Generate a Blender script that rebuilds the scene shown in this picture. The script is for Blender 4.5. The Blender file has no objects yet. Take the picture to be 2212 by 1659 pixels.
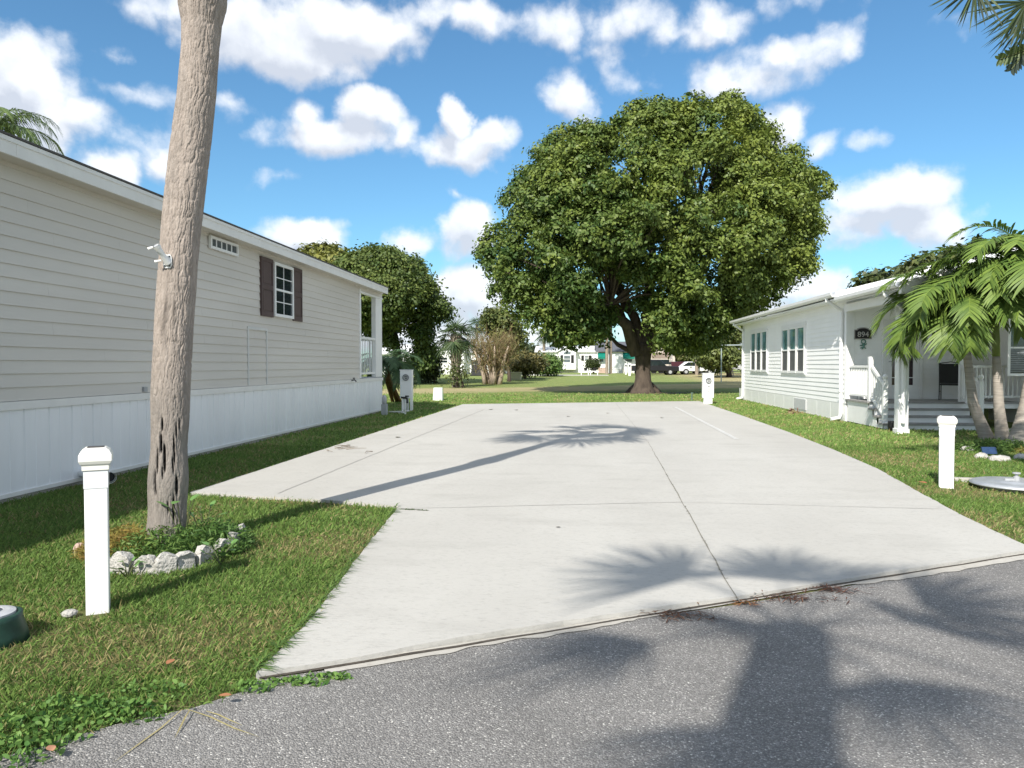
import bpy, bmesh, math, random
import numpy as np
from mathutils import Vector, Matrix, noise as mnoise

R = math.radians
scene = bpy.context.scene
COL = scene.collection
rng = np.random.default_rng(7)
random.seed(7)

# ------------------------------------------------------------------ camera
EYE = 1.55                      # eye height in metres
FOC = 1598.5                    # focal length in photo pixels (photo seen at 2212 x 1659)
PCX, PCY = 1106.0, 829.5
YAW, PITCH = R(5.15), math.atan(42 / FOC)
cam_d = bpy.data.cameras.new('camera')
cam_d.sensor_width = 36.0
cam_d.lens = FOC / 2212 * 36.0
cam_d.clip_start, cam_d.clip_end = 0.05, 3000
cam = bpy.data.objects.new('camera', cam_d)
cam.location = (0, 0, EYE)
cam.rotation_euler = (math.pi / 2 - PITCH, 0, YAW)
COL.objects.link(cam)
scene.camera = cam
scene.render.resolution_x, scene.render.resolution_y = 1024, 768


def ray(x, y):
    r, u = (x - PCX) / FOC, -(y - PCY) / FOC
    yv = math.cos(PITCH) + u * math.sin(PITCH)
    zv = -math.sin(PITCH) + u * math.cos(PITCH)
    return Vector((r * math.cos(YAW) - yv * math.sin(YAW), r * math.sin(YAW) + yv * math.cos(YAW), zv))


def G(x, y, z=0.0):             # photo pixel -> point on a level plane
    d = ray(x, y)
    t = (z - EYE) / d.z
    return Vector((d.x * t, d.y * t, z))


def PX(x, y, X):                # photo pixel -> point on a wall plane X = const
    d = ray(x, y)
    t = X / d.x
    return Vector((X, d.y * t, EYE + d.z * t))


def PY(x, y, Y):                # photo pixel -> point on a wall plane Y = const
    d = ray(x, y)
    t = Y / d.y
    return Vector((d.x * t, Y, EYE + d.z * t))


def PD(x, y, d):                # photo pixel -> point at a distance along the view
    v = ray(x, y) * d
    return Vector((v.x, v.y, v.z + EYE))


# ------------------------------------------------------------------ light
SUN_EL, SUN_AZ = R(40.0), R(18.5)          # light travels 18.5 deg right of +Y
to_sun = Vector((-math.sin(SUN_AZ) * math.cos(SUN_EL), -math.cos(SUN_AZ) * math.cos(SUN_EL), math.sin(SUN_EL)))
sun_d = bpy.data.lights.new('sun', 'SUN')
sun_d.energy = 4.4
sun_d.angle = R(0.53)
sun_d.color = (1.0, 0.945, 0.86)
sun = bpy.data.objects.new('sun', sun_d)
sun.rotation_euler = to_sun.to_track_quat('Z', 'Y').to_euler()
sun.location = to_sun * 60
COL.objects.link(sun)

scene.view_settings.view_transform = 'Standard'
scene.view_settings.look = 'None'
scene.view_settings.exposure = 0.62
scene.view_settings.gamma = 1.0
scene.cycles.max_bounces = 6
scene.cycles.transparent_max_bounces = 8
scene.cycles.sample_clamp_indirect = 6

# ------------------------------------------------------------------ sky: Nishita plus clouds placed by direction
world = bpy.data.worlds.new('World')
scene.world = world
world.use_nodes = True
NT = world.node_tree
NT.nodes.clear()


def N(nt, typ, **kw):
    n = nt.nodes.new(typ)
    for k, v in kw.items():
        setattr(n, k, v)
    return n


def setin(nt, node, key, val):
    if isinstance(val, bpy.types.NodeSocket):
        nt.links.new(val, node.inputs[key])
    else:
        node.inputs[key].default_value = val


def mth(nt, op, a, b=0.0, c=0.0, clamp=False):
    n = N(nt, 'ShaderNodeMath', operation=op, use_clamp=clamp)
    for i, v in enumerate((a, b, c)):
        setin(nt, n, i, v)
    return n.outputs[0]


def vmth(nt, op, a, b=(0, 0, 0), out=0):
    n = N(nt, 'ShaderNodeVectorMath', operation=op)
    setin(nt, n, 0, a)
    if op not in ('LENGTH', 'NORMALIZE'):
        setin(nt, n, 1, b)
    return n.outputs[out]


def dir_uv(x, y):
    d = ray(x, y).normalized()
    return math.atan2(d.x, d.y), math.asin(d.z)


# (centre x, centre y, half width, half height, weight) in photo pixels, turned into directions
CLOUDS = [(40, 165, 175, 130, 1.25), (110, 250, 190, 90, .9), (290, 200, 75, 40, .5), (250, 130, 40, 40, .5), (225, 370, 85, 60, 1.05), (340, 350, 60, 60, .55),
          (500, 60, 170, 85, .8), (600, 95, 230, 85, 1.2), (740, 40, 200, 110, 1.1), (500, 205, 60, 40, .5), (860, 60, 80, 70, .8),
          (730, 285, 165, 65, 1.0), (790, 235, 80, 55, 1.3), (670, 235, 60, 40, .9), (860, 290, 60, 45, .7),
          (1000, 320, 115, 60, 1.2), (995, 255, 38, 55, 1.3), (1060, 300, 70, 50, 1.0),
          (1120, 20, 250, 60, .62), (1330, 40, 200, 75, .5), (1290, 100, 60, 50, .42), (1620, 20, 300, 55, .48), (400, 25, 120, 50, .6), (960, 20, 130, 55, .6), (1480, 60, 120, 45, .42),
          (1230, 225, 70, 65, 1.1), (1370, 175, 65, 35, .35), (1590, 160, 130, 60, 1.1), (1680, 110, 130, 55, .75), (1790, 90, 60, 60, .55),
          (1690, 270, 65, 65, 1.0), (1770, 300, 60, 35, .5), (1870, 305, 40, 22, .3), (1940, 430, 160, 80, 1.3), (2000, 490, 160, 60, .9),
          (1860, 480, 110, 60, .9), (620, 392, 70, 30, .5), (655, 515, 105, 50, 1.2), (1005, 500, 75, 75, 1.25), (880, 522, 75, 32, .7),
          (965, 425, 45, 30, .5), (1020, 640, 150, 70, 1.1), (1720, 625, 110, 55, 1.1), (1650, 680, 150, 60, .9), (2080, 40, 120, 30, .15),
          (930, 720, 300, 60, .9), (1500, 720, 300, 60, .9), (2150, 300, 60, 16, .15)]

grp = bpy.data.node_groups.new('cloud_field', 'ShaderNodeTree')
grp.interface.new_socket('Vector', in_out='INPUT', socket_type='NodeSocketVector')
grp.interface.new_socket('Field', in_out='OUTPUT', socket_type='NodeSocketFloat')
gi, go = N(grp, 'NodeGroupInput'), N(grp, 'NodeGroupOutput')
gv = gi.outputs[0]
nz = N(grp, 'ShaderNodeTexNoise')
setin(grp, nz, 'Vector', gv); setin(grp, nz, 'Scale', 7.0); setin(grp, nz, 'Detail', 7.0); setin(grp, nz, 'Roughness', 0.57)
warp = vmth(grp, 'SUBTRACT', nz.outputs['Color'], (0.5, 0.5, 0.5))
warp = vmth(grp, 'MULTIPLY', warp, (0.09, 0.07, 0.0))
pv = vmth(grp, 'ADD', gv, warp)
acc = None
for cx, cy, rx, ry, w in CLOUDS:
    u0, v0 = dir_uv(cx, cy)
    ua, _ = dir_uv(cx - rx, cy); ub, _ = dir_uv(cx + rx, cy)
    _, va = dir_uv(cx, cy + ry); _, vb = dir_uv(cx, cy - ry)
    q = vmth(grp, 'SUBTRACT', pv, (u0, v0, 0))
    q = vmth(grp, 'MULTIPLY', q, (1.76 / (ub - ua), 1.76 / (vb - va), 0))
    ln = vmth(grp, 'LENGTH', q, out=1)
    f = mth(grp, 'MULTIPLY_ADD', ln, -w, w)
    acc = f if acc is None else mth(grp, 'SMOOTH_MAX', acc, f, 0.12)
n2 = N(grp, 'ShaderNodeTexNoise')
setin(grp, n2, 'Vector', gv); setin(grp, n2, 'Scale', 16.0); setin(grp, n2, 'Detail', 8.0); setin(grp, n2, 'Roughness', 0.6)
vr = N(grp, 'ShaderNodeTexVoronoi', feature='F1')
setin(grp, vr, 'Vector', pv); setin(grp, vr, 'Scale', 15.0); setin(grp, vr, 'Detail', 2.0); setin(grp, vr, 'Roughness', 0.5)
dn = mth(grp, 'MULTIPLY_ADD', n2.outputs['Fac'], 0.95, -0.475)
dn = mth(grp, 'ADD', dn, mth(grp, 'MULTIPLY_ADD', vr.outputs['Distance'], -0.55, 0.40))
# unseen broken cloud, added outside the frame to raise the ambient light
spg = N(grp, 'ShaderNodeSeparateXYZ')
grp.links.new(gv, spg.inputs[0])
au = mth(grp, 'ABSOLUTE', mth(grp, 'ADD', spg.outputs[0], 0.09))
outm = mth(grp, 'MAXIMUM', mth(grp, 'SUBTRACT', au, 0.78), mth(grp, 'SUBTRACT', spg.outputs[1], 0.60))
outm = mth(grp, 'MULTIPLY', outm, 6.0, clamp=True)
n3 = N(grp, 'ShaderNodeTexNoise')
setin(grp, n3, 'Vector', gv); setin(grp, n3, 'Scale', 2.6); setin(grp, n3, 'Detail', 3.0)
gen = mth(grp, 'MULTIPLY_ADD', n3.outputs['Fac'], 3.0, -1.05)
gen = mth(grp, 'ADD', gen, mth(grp, 'MULTIPLY_ADD', outm, 1.5, -1.5))
acc = mth(grp, 'SMOOTH_MAX', acc, gen, 0.12)
grp.links.new(mth(grp, 'ADD', acc, dn), go.inputs[0])

tc = N(NT, 'ShaderNodeTexCoord')
sep = N(NT, 'ShaderNodeSeparateXYZ')
NT.links.new(tc.outputs['Generated'], sep.inputs[0])
uu = mth(NT, 'ARCTAN2', sep.outputs[0], sep.outputs[1])
vv = mth(NT, 'ARCSINE', sep.outputs[2])
cmb = N(NT, 'ShaderNodeCombineXYZ')
NT.links.new(uu, cmb.inputs[0]); NT.links.new(vv, cmb.inputs[1])
g1 = N(NT, 'ShaderNodeGroup'); g1.node_tree = grp
g2 = N(NT, 'ShaderNodeGroup'); g2.node_tree = grp
NT.links.new(cmb.outputs[0], g1.inputs[0])
NT.links.new(vmth(NT, 'ADD', cmb.outputs[0], (0.010, 0.024, 0)), g2.inputs[0])
al = N(NT, 'ShaderNodeMapRange', interpolation_type='SMOOTHSTEP')
setin(NT, al, 'Value', g1.outputs[0]); setin(NT, al, 'From Min', -0.06); setin(NT, al, 'From Max', 0.52)
lit = mth(NT, 'SUBTRACT', g1.outputs[0], g2.outputs[0])
lit = mth(NT, 'MULTIPLY_ADD', lit, 1.7, 0.62)
thick = mth(NT, 'MULTIPLY', mth(NT, 'SUBTRACT', g1.outputs[0], 0.30), 1.1, clamp=True)
lit = mth(NT, 'MULTIPLY_ADD', thick, -0.52, lit, clamp=True)
cc = N(NT, 'ShaderNodeMix', data_type='RGBA')
setin(NT, cc, 0, lit)
CLOUD_GAIN = 5.9
cc.inputs[6].default_value = (0.82 * CLOUD_GAIN, 0.88 * CLOUD_GAIN, 1.00 * CLOUD_GAIN, 1)
cc.inputs[7].default_value = (1.26 * CLOUD_GAIN, 1.30 * CLOUD_GAIN, 1.36 * CLOUD_GAIN, 1)
sky = N(NT, 'ShaderNodeTexSky', sky_type='NISHITA')
sky.sun_disc = False
sky.sun_elevation = SUN_EL
sky.sun_rotation = R(180) + SUN_AZ
sky.air_density, sky.dust_density, sky.ozone_density = 1.0, 0.6, 1.5
tint = N(NT, 'ShaderNodeMix', data_type='RGBA', blend_type='MULTIPLY')
tint.inputs[0].default_value = 1.0
NT.links.new(sky.outputs[0], tint.inputs[6])
tint.inputs[7].default_value = (0.64, 0.99, 1.13, 1)
mx = N(NT, 'ShaderNodeMix', data_type='RGBA')
NT.links.new(mth(NT, 'MULTIPLY', al.outputs[0], 0.94), mx.inputs[0])
NT.links.new(tint.outputs[2], mx.inputs[6]); NT.links.new(cc.outputs[2], mx.inputs[7])
bg = N(NT, 'ShaderNodeBackground')
NT.links.new(mx.outputs[2], bg.inputs[0])
bg.inputs[1].default_value = 0.095
wo = N(NT, 'ShaderNodeOutputWorld')
NT.links.new(bg.outputs[0], wo.inputs[0])
world.cycles.sampling_method = 'MANUAL'
world.cycles.sample_map_resolution = 512

# ------------------------------------------------------------------ helpers: materials
MATS = {}


def mat(name, color, rough=0.6, var=0.12, vscale=6.0, bump=0.0, bscale=60.0, metallic=0.0, spec=0.4, stretch=(1, 1, 1), col2=None, attr=False, transl=0.0):
    """procedural material: colour varied by two octaves of noise, optional bump, vertex tint and leaf translucency"""
    if name in MATS:
        return MATS[name]
    m = bpy.data.materials.new(name)
    m.use_nodes = True
    nt = m.node_tree
    b = nt.nodes['Principled BSDF']
    out = nt.nodes['Material Output']
    t = N(nt, 'ShaderNodeTexCoord')
    mp = N(nt, 'ShaderNodeMapping')
    nt.links.new(t.outputs['Object'], mp.inputs[0])
    mp.inputs['Scale'].default_value = stretch
    n1 = N(nt, 'ShaderNodeTexNoise')
    setin(nt, n1, 'Vector', mp.outputs[0]); setin(nt, n1, 'Scale', vscale); setin(nt, n1, 'Detail', 6.0); setin(nt, n1, 'Roughness', 0.6)
    mix = N(nt, 'ShaderNodeMix', data_type='RGBA')
    rr = N(nt, 'ShaderNodeMapRange')
    setin(nt, rr, 'Value', n1.outputs['Fac']); setin(nt, rr, 'From Min', 0.3); setin(nt, rr, 'From Max', 0.7)
    nt.links.new(rr.outputs[0], mix.inputs[0])
    c1 = color
    c2 = col2 or tuple(min(1.0, c * (1 + var)) for c in color)
    if col2 is None:
        c1 = tuple(c * (1 - var) for c in color)
    mix.inputs[6].default_value = (*c1, 1)
    mix.inputs[7].default_value = (*c2, 1)
    colout = mix.outputs[2]
    if attr:
        a = N(nt, 'ShaderNodeAttribute', attribute_name='tint')
        mm = N(nt, 'ShaderNodeMix', data_type='RGBA', blend_type='MULTIPLY')
        mm.inputs[0].default_value = 1.0
        nt.links.new(colout, mm.inputs[6]); nt.links.new(a.outputs['Color'], mm.inputs[7])
        colout = mm.outputs[2]
    nt.links.new(colout, b.inputs['Base Color'])
    b.inputs['Roughness'].default_value = rough
    b.inputs['Metallic'].default_value = metallic
    b.inputs['Specular IOR Level'].default_value = spec
    if bump > 0:
        n3 = N(nt, 'ShaderNodeTexNoise')
        setin(nt, n3, 'Vector', mp.outputs[0]); setin(nt, n3, 'Scale', bscale); setin(nt, n3, 'Detail', 4.0)
        bp = N(nt, 'ShaderNodeBump')
        setin(nt, bp, 'Height', n3.outputs['Fac']); setin(nt, bp, 'Strength', bump); setin(nt, bp, 'Distance', 0.02)
        nt.links.new(bp.outputs[0], b.inputs['Normal'])
    if transl > 0:
        tr = N(nt, 'ShaderNodeBsdfTranslucent')
        nt.links.new(colout, tr.inputs[0])
        ms = N(nt, 'ShaderNodeMixShader')
        ms.inputs[0].default_value = transl
        nt.links.new(b.outputs[0], ms.inputs[1]); nt.links.new(tr.outputs[0], ms.inputs[2])
        nt.links.new(ms.outputs[0], out.inputs[0])
    MATS[name] = m
    return m


# ------------------------------------------------------------------ helpers: meshes
class MB:
    """collects shapes and links them as one mesh object"""
    def __init__(s):
        s.v, s.f = [], []

    def add(s, verts, faces):
        o = len(s.v)
        s.v += [tuple(p) for p in verts]
        s.f += [tuple(i + o for i in f) for f in faces]
        return s

    def box(s, x0, y0, z0, x1, y1, z1):
        x0, x1 = min(x0, x1), max(x0, x1); y0, y1 = min(y0, y1), max(y0, y1); z0, z1 = min(z0, z1), max(z0, z1)
        return s.add([(x0, y0, z0), (x1, y0, z0), (x1, y1, z0), (x0, y1, z0), (x0, y0, z1), (x1, y0, z1), (x1, y1, z1), (x0, y1, z1)],
                     [(0, 3, 2, 1), (4, 5, 6, 7), (0, 1, 5, 4), (1, 2, 6, 5), (2, 3, 7, 6), (3, 0, 4, 7)])

    def cbox(s, c, sx, sy, sz):
        return s.box(c[0] - sx / 2, c[1] - sy / 2, c[2] - sz / 2, c[0] + sx / 2, c[1] + sy / 2, c[2] + sz / 2)

    def bar(s, a, b, w, h, up=(0, 0, 1)):
        a, b = Vector(a), Vector(b)
        d = (b - a).normalized()
        r = d.cross(Vector(up))
        if r.length < 1e-4:
            r = d.cross(Vector((1, 0, 0)))
        r.normalize()
        u = r.cross(d)
        r, u = r * (w / 2), u * (h / 2)
        return s.add([a - r - u, a + r - u, a + r + u, a - r + u, b - r - u, b + r - u, b + r + u, b - r + u],
                     [(0, 1, 2, 3), (7, 6, 5, 4), (0, 4, 5, 1), (1, 5, 6, 2), (2, 6, 7, 3), (3, 7, 4, 0)])

    def prism(s, pts, vec):
        n = len(pts)
        v = Vector(vec)
        return s.add([Vector(p) for p in pts] + [Vector(p) + v for p in pts],
                     [tuple(range(n))[::-1], tuple(range(n, 2 * n))] + [(i, (i + 1) % n, n + (i + 1) % n, n + i) for i in range(n)])

    def tube(s, pts, rad, n=8, cap=True):
        pts = [Vector(p) for p in pts]
        if not hasattr(rad, '__len__'):
            rad = [rad] * len(pts)
        o = len(s.v)
        ref = None
        for i, p in enumerate(pts):
            d = (pts[min(i + 1, len(pts) - 1)] - pts[max(i - 1, 0)]).normalized()
            if ref is None:
                ref = d.cross(Vector((0, 0, 1)))
                if ref.length < 1e-3:
                    ref = Vector((1, 0, 0))
            ref = (ref - d * ref.dot(d)).normalized()
            w = d.cross(ref)
            for k in range(n):
                a = 2 * math.pi * k / n
                s.v.append(tuple(p + (ref * math.cos(a) + w * math.sin(a)) * rad[i]))
        for i in range(len(pts) - 1):
            for k in range(n):
                s.f.append((o + i * n + k, o + i * n + (k + 1) % n, o + (i + 1) * n + (k + 1) % n, o + (i + 1) * n + k))
        if cap:
            s.f.append(tuple(o + k for k in range(n))[::-1])
            s.f.append(tuple(o + (len(pts) - 1) * n + k for k in range(n)))
        return s

    def lathe(s, prof, c, n=32):
        c = Vector(c)
        o = len(s.v)
        for r, z in prof:
            for k in range(n):
                a = 2 * math.pi * k / n
                s.v.append((c.x + r * math.cos(a), c.y + r * math.sin(a), c.z + z))
        for i in range(len(prof) - 1):
            for k in range(n):
                s.f.append((o + i * n + k, o + i * n + (k + 1) % n, o + (i + 1) * n + (k + 1) % n, o + (i + 1) * n + k))
        s.f.append(tuple(o + k for k in range(n))[::-1])
        s.f.append(tuple(o + (len(prof) - 1) * n + k for k in range(n)))
        return s

    def build(s, name, material, parent=None, smooth=False, bevel=0.0):
        me = bpy.data.meshes.new(name)
        me.from_pydata(s.v, [], s.f)
        me.update()
        bm = bmesh.new(); bm.from_mesh(me)
        bmesh.ops.recalc_face_normals(bm, faces=bm.faces)
        bm.to_mesh(me); bm.free()
        me.materials.append(material)
        if smooth:
            me.shade_smooth()
        return link(name, me, parent, bevel)


def link(name, me, parent=None, bevel=0.0):
    o = bpy.data.objects.new(name, me)
    COL.objects.link(o)
    if parent is not None:
        o.parent = parent
        if parent.type == 'EMPTY':
            o.location = -parent.location       # meshes are modelled in world coordinates
    if bevel:
        md = o.modifiers.new('bevel', 'BEVEL')
        md.width, md.segments, md.limit_method = bevel, 2, 'ANGLE'
    return o


def mesh_np(name, verts, faces, material, parent=None, tint=None, smooth=False):
    """one mesh object from numpy arrays; tint = one colour per vertex"""
    me = bpy.data.meshes.new(name)
    nv, nf, k = len(verts), len(faces), faces.shape[1]
    me.vertices.add(nv)
    me.vertices.foreach_set('co', np.ascontiguousarray(verts, dtype=np.float32).ravel())
    me.loops.add(nf * k)
    me.loops.foreach_set('vertex_index', np.ascontiguousarray(faces, dtype=np.int32).ravel())
    me.polygons.add(nf)
    me.polygons.foreach_set('loop_start', np.arange(0, nf * k, k, dtype=np.int32))
    me.polygons.foreach_set('loop_total', np.full(nf, k, dtype=np.int32))
    me.update(calc_edges=True)
    if tint is not None:
        a = me.color_attributes.new('tint', 'FLOAT_COLOR', 'POINT')
        c = np.ones((nv, 4), dtype=np.float32)
        c[:, :3] = tint
        a.data.foreach_set('color', c.ravel())
    me.materials.append(material)
    if smooth:
        me.shade_smooth()
    return link(name, me, parent)


def tag(o, label=None, cat=None, group=None, kind=None):
    if label: o['label'] = label
    if cat: o['category'] = cat
    if group: o['group'] = group
    if kind: o['kind'] = kind
    return o


def thing(name, loc, label, cat, group=None):
    o = bpy.data.objects.new(name, None)
    o.location = loc
    o.empty_display_size = 0.2
    COL.objects.link(o)
    return tag(o, label, cat, group)


def copy_thing(o, parent=None):
    c = o.copy()
    COL.objects.link(c)
    c.parent = parent
    for ch in o.children:
        copy_thing(ch, c)
    return c


def text_mesh(name, txt, size, material, parent, mtx, extrude=0.003):
    cu = bpy.data.curves.new(name, 'FONT')
    cu.body, cu.size, cu.extrude = txt, size, extrude
    cu.align_x, cu.align_y = 'CENTER', 'CENTER'
    tmp = bpy.data.objects.new(name, cu)
    me = bpy.data.meshes.new_from_object(tmp)
    me.transform(mtx)
    bpy.data.objects.remove(tmp)
    bpy.data.curves.remove(cu)
    me.name = name
    me.materials.clear()
    me.materials.append(material)
    return link(name, me, parent)


def smooth01(t):
    t = np.clip(t, 0, 1)
    return t * t * (3 - 2 * t)


def ground_z(x, y):             # the lawn rises a little towards the far homes
    return 0.42 * float(smooth01((y - 42) / 55.0))


def inpoly(px, py, poly):
    res = np.zeros(len(px), bool)
    n = len(poly)
    j = n - 1
    for i in range(n):
        xi, yi, xj, yj = poly[i][0], poly[i][1], poly[j][0], poly[j][1]
        c = ((yi > py) != (yj > py)) & (px < (xj - xi) * (py - yi) / (yj - yi + 1e-12) + xi)
        res ^= c
        j = i
    return res


def unit(a):
    return a / (np.linalg.norm(a, axis=-1, keepdims=True) + 1e-9)


def blades(base, dirn, side, L, W, droop, segs=3, shape='grass'):
    """strips: n blades of segs quads each -> verts, faces"""
    n = len(base)
    base, dirn, side = np.asarray(base, float), np.asarray(dirn, float), np.asarray(side, float)
    L, W, droop = [np.broadcast_to(np.asarray(a, float), (n,)) for a in (L, W, droop)]
    V = np.zeros((n, segs + 1, 2, 3))
    for k in range(segs + 1):
        t = k / segs
        c = base + dirn * (L * t)[:, None]
        c[:, 2] -= droop * L * t * t
        w = (1 - t ** 1.6) if shape == 'grass' else (math.sin(math.pi * min(1, 0.12 + 0.88 * t)) ** 0.7)
        w = max(w, 0.03)
        V[:, k, 0] = c - side * (W * w / 2)[:, None]
        V[:, k, 1] = c + side * (W * w / 2)[:, None]
    idx = (np.arange(n) * (segs + 1) * 2)[:, None]
    F = []
    for k in range(segs):
        a = idx + 2 * k
        F.append(np.concatenate([a, a + 1, a + 3, a + 2], axis=1))
    return V.reshape(-1, 3), np.concatenate(F, axis=0)


class Leaves:
    """gathers blade and leaf arrays for one mesh"""
    def __init__(s):
        s.V, s.F, s.C, s.n = [], [], [], 0

    def put(s, V, F, C):
        C = np.asarray(C, float)
        if C.ndim == 1:
            C = np.tile(C, (len(V), 1))
        elif len(C) != len(V):
            C = np.repeat(C, len(V) // len(C), axis=0)
        s.V.append(V); s.F.append(F + s.n); s.C.append(C)
        s.n += len(V)

    def mb(s, m, C):
        q = [f for f in m.f if len(f) == 4]
        s.put(np.array(m.v, float), np.array(q, int), C)

    def build(s, name, material, parent=None, smooth=False):
        return mesh_np(name, np.concatenate(s.V), np.concatenate(s.F), material, parent, np.concatenate(s.C), smooth)


def rand_unit(n):
    return unit(rng.normal(size=(n, 3)))


def crown_leaves(lobes, n, size, cols, clump=14, sigma=0.28, up=0.25, shell=0.22):
    """leaf-sized faces in clumps spread through the outer part of each lobe"""
    lobes = np.array(lobes, float)                 # x, y, z, r, hue
    w = lobes[:, 3] ** 2
    nc = max(1, n // clump)
    li = rng.choice(len(lobes), nc, p=w / w.sum())
    d = rand_unit(nc)
    d[:, 2] = d[:, 2] + up
    d = unit(d)
    rad = lobes[li, 3] * (1 - shell * np.abs(rng.normal(size=nc)))
    rad = np.maximum(rad, 0)
    cc = lobes[li, :3] + d * rad[:, None] * np.array([1, 1, 0.85])
    ci = np.repeat(np.arange(nc), clump)
    m = len(ci)
    p = cc[ci] + rng.normal(size=(m, 3)) * sigma * np.array([1, 1, 0.7])
    nrm = unit(d[ci] * 0.9 + rand_unit(m) * 0.75 + rand_unit(nc)[ci] * 0.3 + np.array([0, 0, 0.40]))
    axis = unit(np.cross(nrm, rand_unit(m)))
    axis[:, 2] -= 0.35
    axis = unit(axis)
    sd = unit(np.cross(axis, nrm))
    s = size * rng.uniform(0.65, 1.3, m)
    V = np.zeros((m, 4, 3))
    V[:, 0] = p
    V[:, 1] = p + axis * (s * 0.5)[:, None] - sd * (s * 0.3)[:, None] + nrm * (s * 0.08)[:, None]
    V[:, 2] = p + axis * s[:, None]
    V[:, 3] = p + axis * (s * 0.5)[:, None] + sd * (s * 0.3)[:, None] + nrm * (s * 0.08)[:, None]
    F = np.arange(m * 4).reshape(m, 4)
    c1, c2 = np.array(cols[0]), np.array(cols[1])
    hue = np.clip(lobes[li, 4][ci] + rng.normal(size=nc)[ci] * 0.16 + rng.normal(size=m) * 0.07, 0, 1)
    C = c1 + (c2 - c1) * hue[:, None]
    C = C * rng.uniform(0.88, 1.12, (m, 1))
    return V.reshape(-1, 3), F, np.repeat(C, 4, axis=0)
# ------------------------------------------------------------------ shared materials
M_white = mat('white_paint', (0.78, 0.78, 0.76), 0.45, 0.04, 3)
M_whiteV = mat('white_vinyl', (0.80, 0.80, 0.79), 0.38, 0.03, 4)
M_glass = mat('window_glass', (0.02, 0.028, 0.03), 0.04, 0.3, 1.5, spec=0.9)
M_dark = mat('dark_metal', (0.03, 0.03, 0.032), 0.5, 0.2, 8)
M_black = mat('black_plastic', (0.015, 0.015, 0.017), 0.45, 0.2, 8)
M_grey = mat('grey_plastic', (0.36, 0.37, 0.38), 0.5, 0.1, 8)
M_leaf = mat('leaf', (1, 1, 1), 0.5, 0.12, 1.5, attr=True, transl=0.22, spec=0.35)
M_blade = mat('grass_blade', (1, 1, 1), 0.55, 0.15, 0.9, attr=True, transl=0.25, spec=0.25)
M_bark = mat('bark', (0.085, 0.065, 0.05), 0.9, 0.4, 5, bump=1.0, bscale=14, stretch=(1, 1, 0.3))
M_palmbark = mat('palm_bark', (0.26, 0.215, 0.17), 0.9, 0.3, 7, bump=0.8, bscale=30, stretch=(1, 1, 2.5))


# ------------------------------------------------------------------ ground, driveway, road
DRIVE = [G(410, 1070), G(1000, 875), G(1510, 868), G(1600, 899), G(1705, 937), G(1800, 975), G(1895, 1017), G(1990, 1072), G(2070, 1116), G(2150, 1156),
         G(2225, 1190), G(2212, 1198), G(1600, 1298), G(1300, 1341), G(1000, 1388), G(780, 1432), G(553, 1469),
         G(615, 1408), G(680, 1338), G(740, 1258), G(800, 1178), G(862, 1100), G(700, 1086)]
D2 = [(p.x, p.y) for p in DRIVE]
e0, e1 = G(0, 1640), G(553, 1469)
r1 = G(2212, 1203)
rd = (r1 - e1).normalized()
ROAD = [(e0 - rd * 30), (e0 - rd * 3), e0, G(120, 1603), G(250, 1567), G(420, 1530), G(510, 1500), e1, G(780, 1440), G(1000, 1396), G(1300, 1349), G(1600, 1306), r1, r1 + rd * 40]
back = Vector((rd.y, -rd.x, 0)) * 6.6
ROAD += [r1 + rd * 40 + back, e0 - rd * 30 + back]
R2 = [(p.x, p.y) for p in ROAD]


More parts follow.
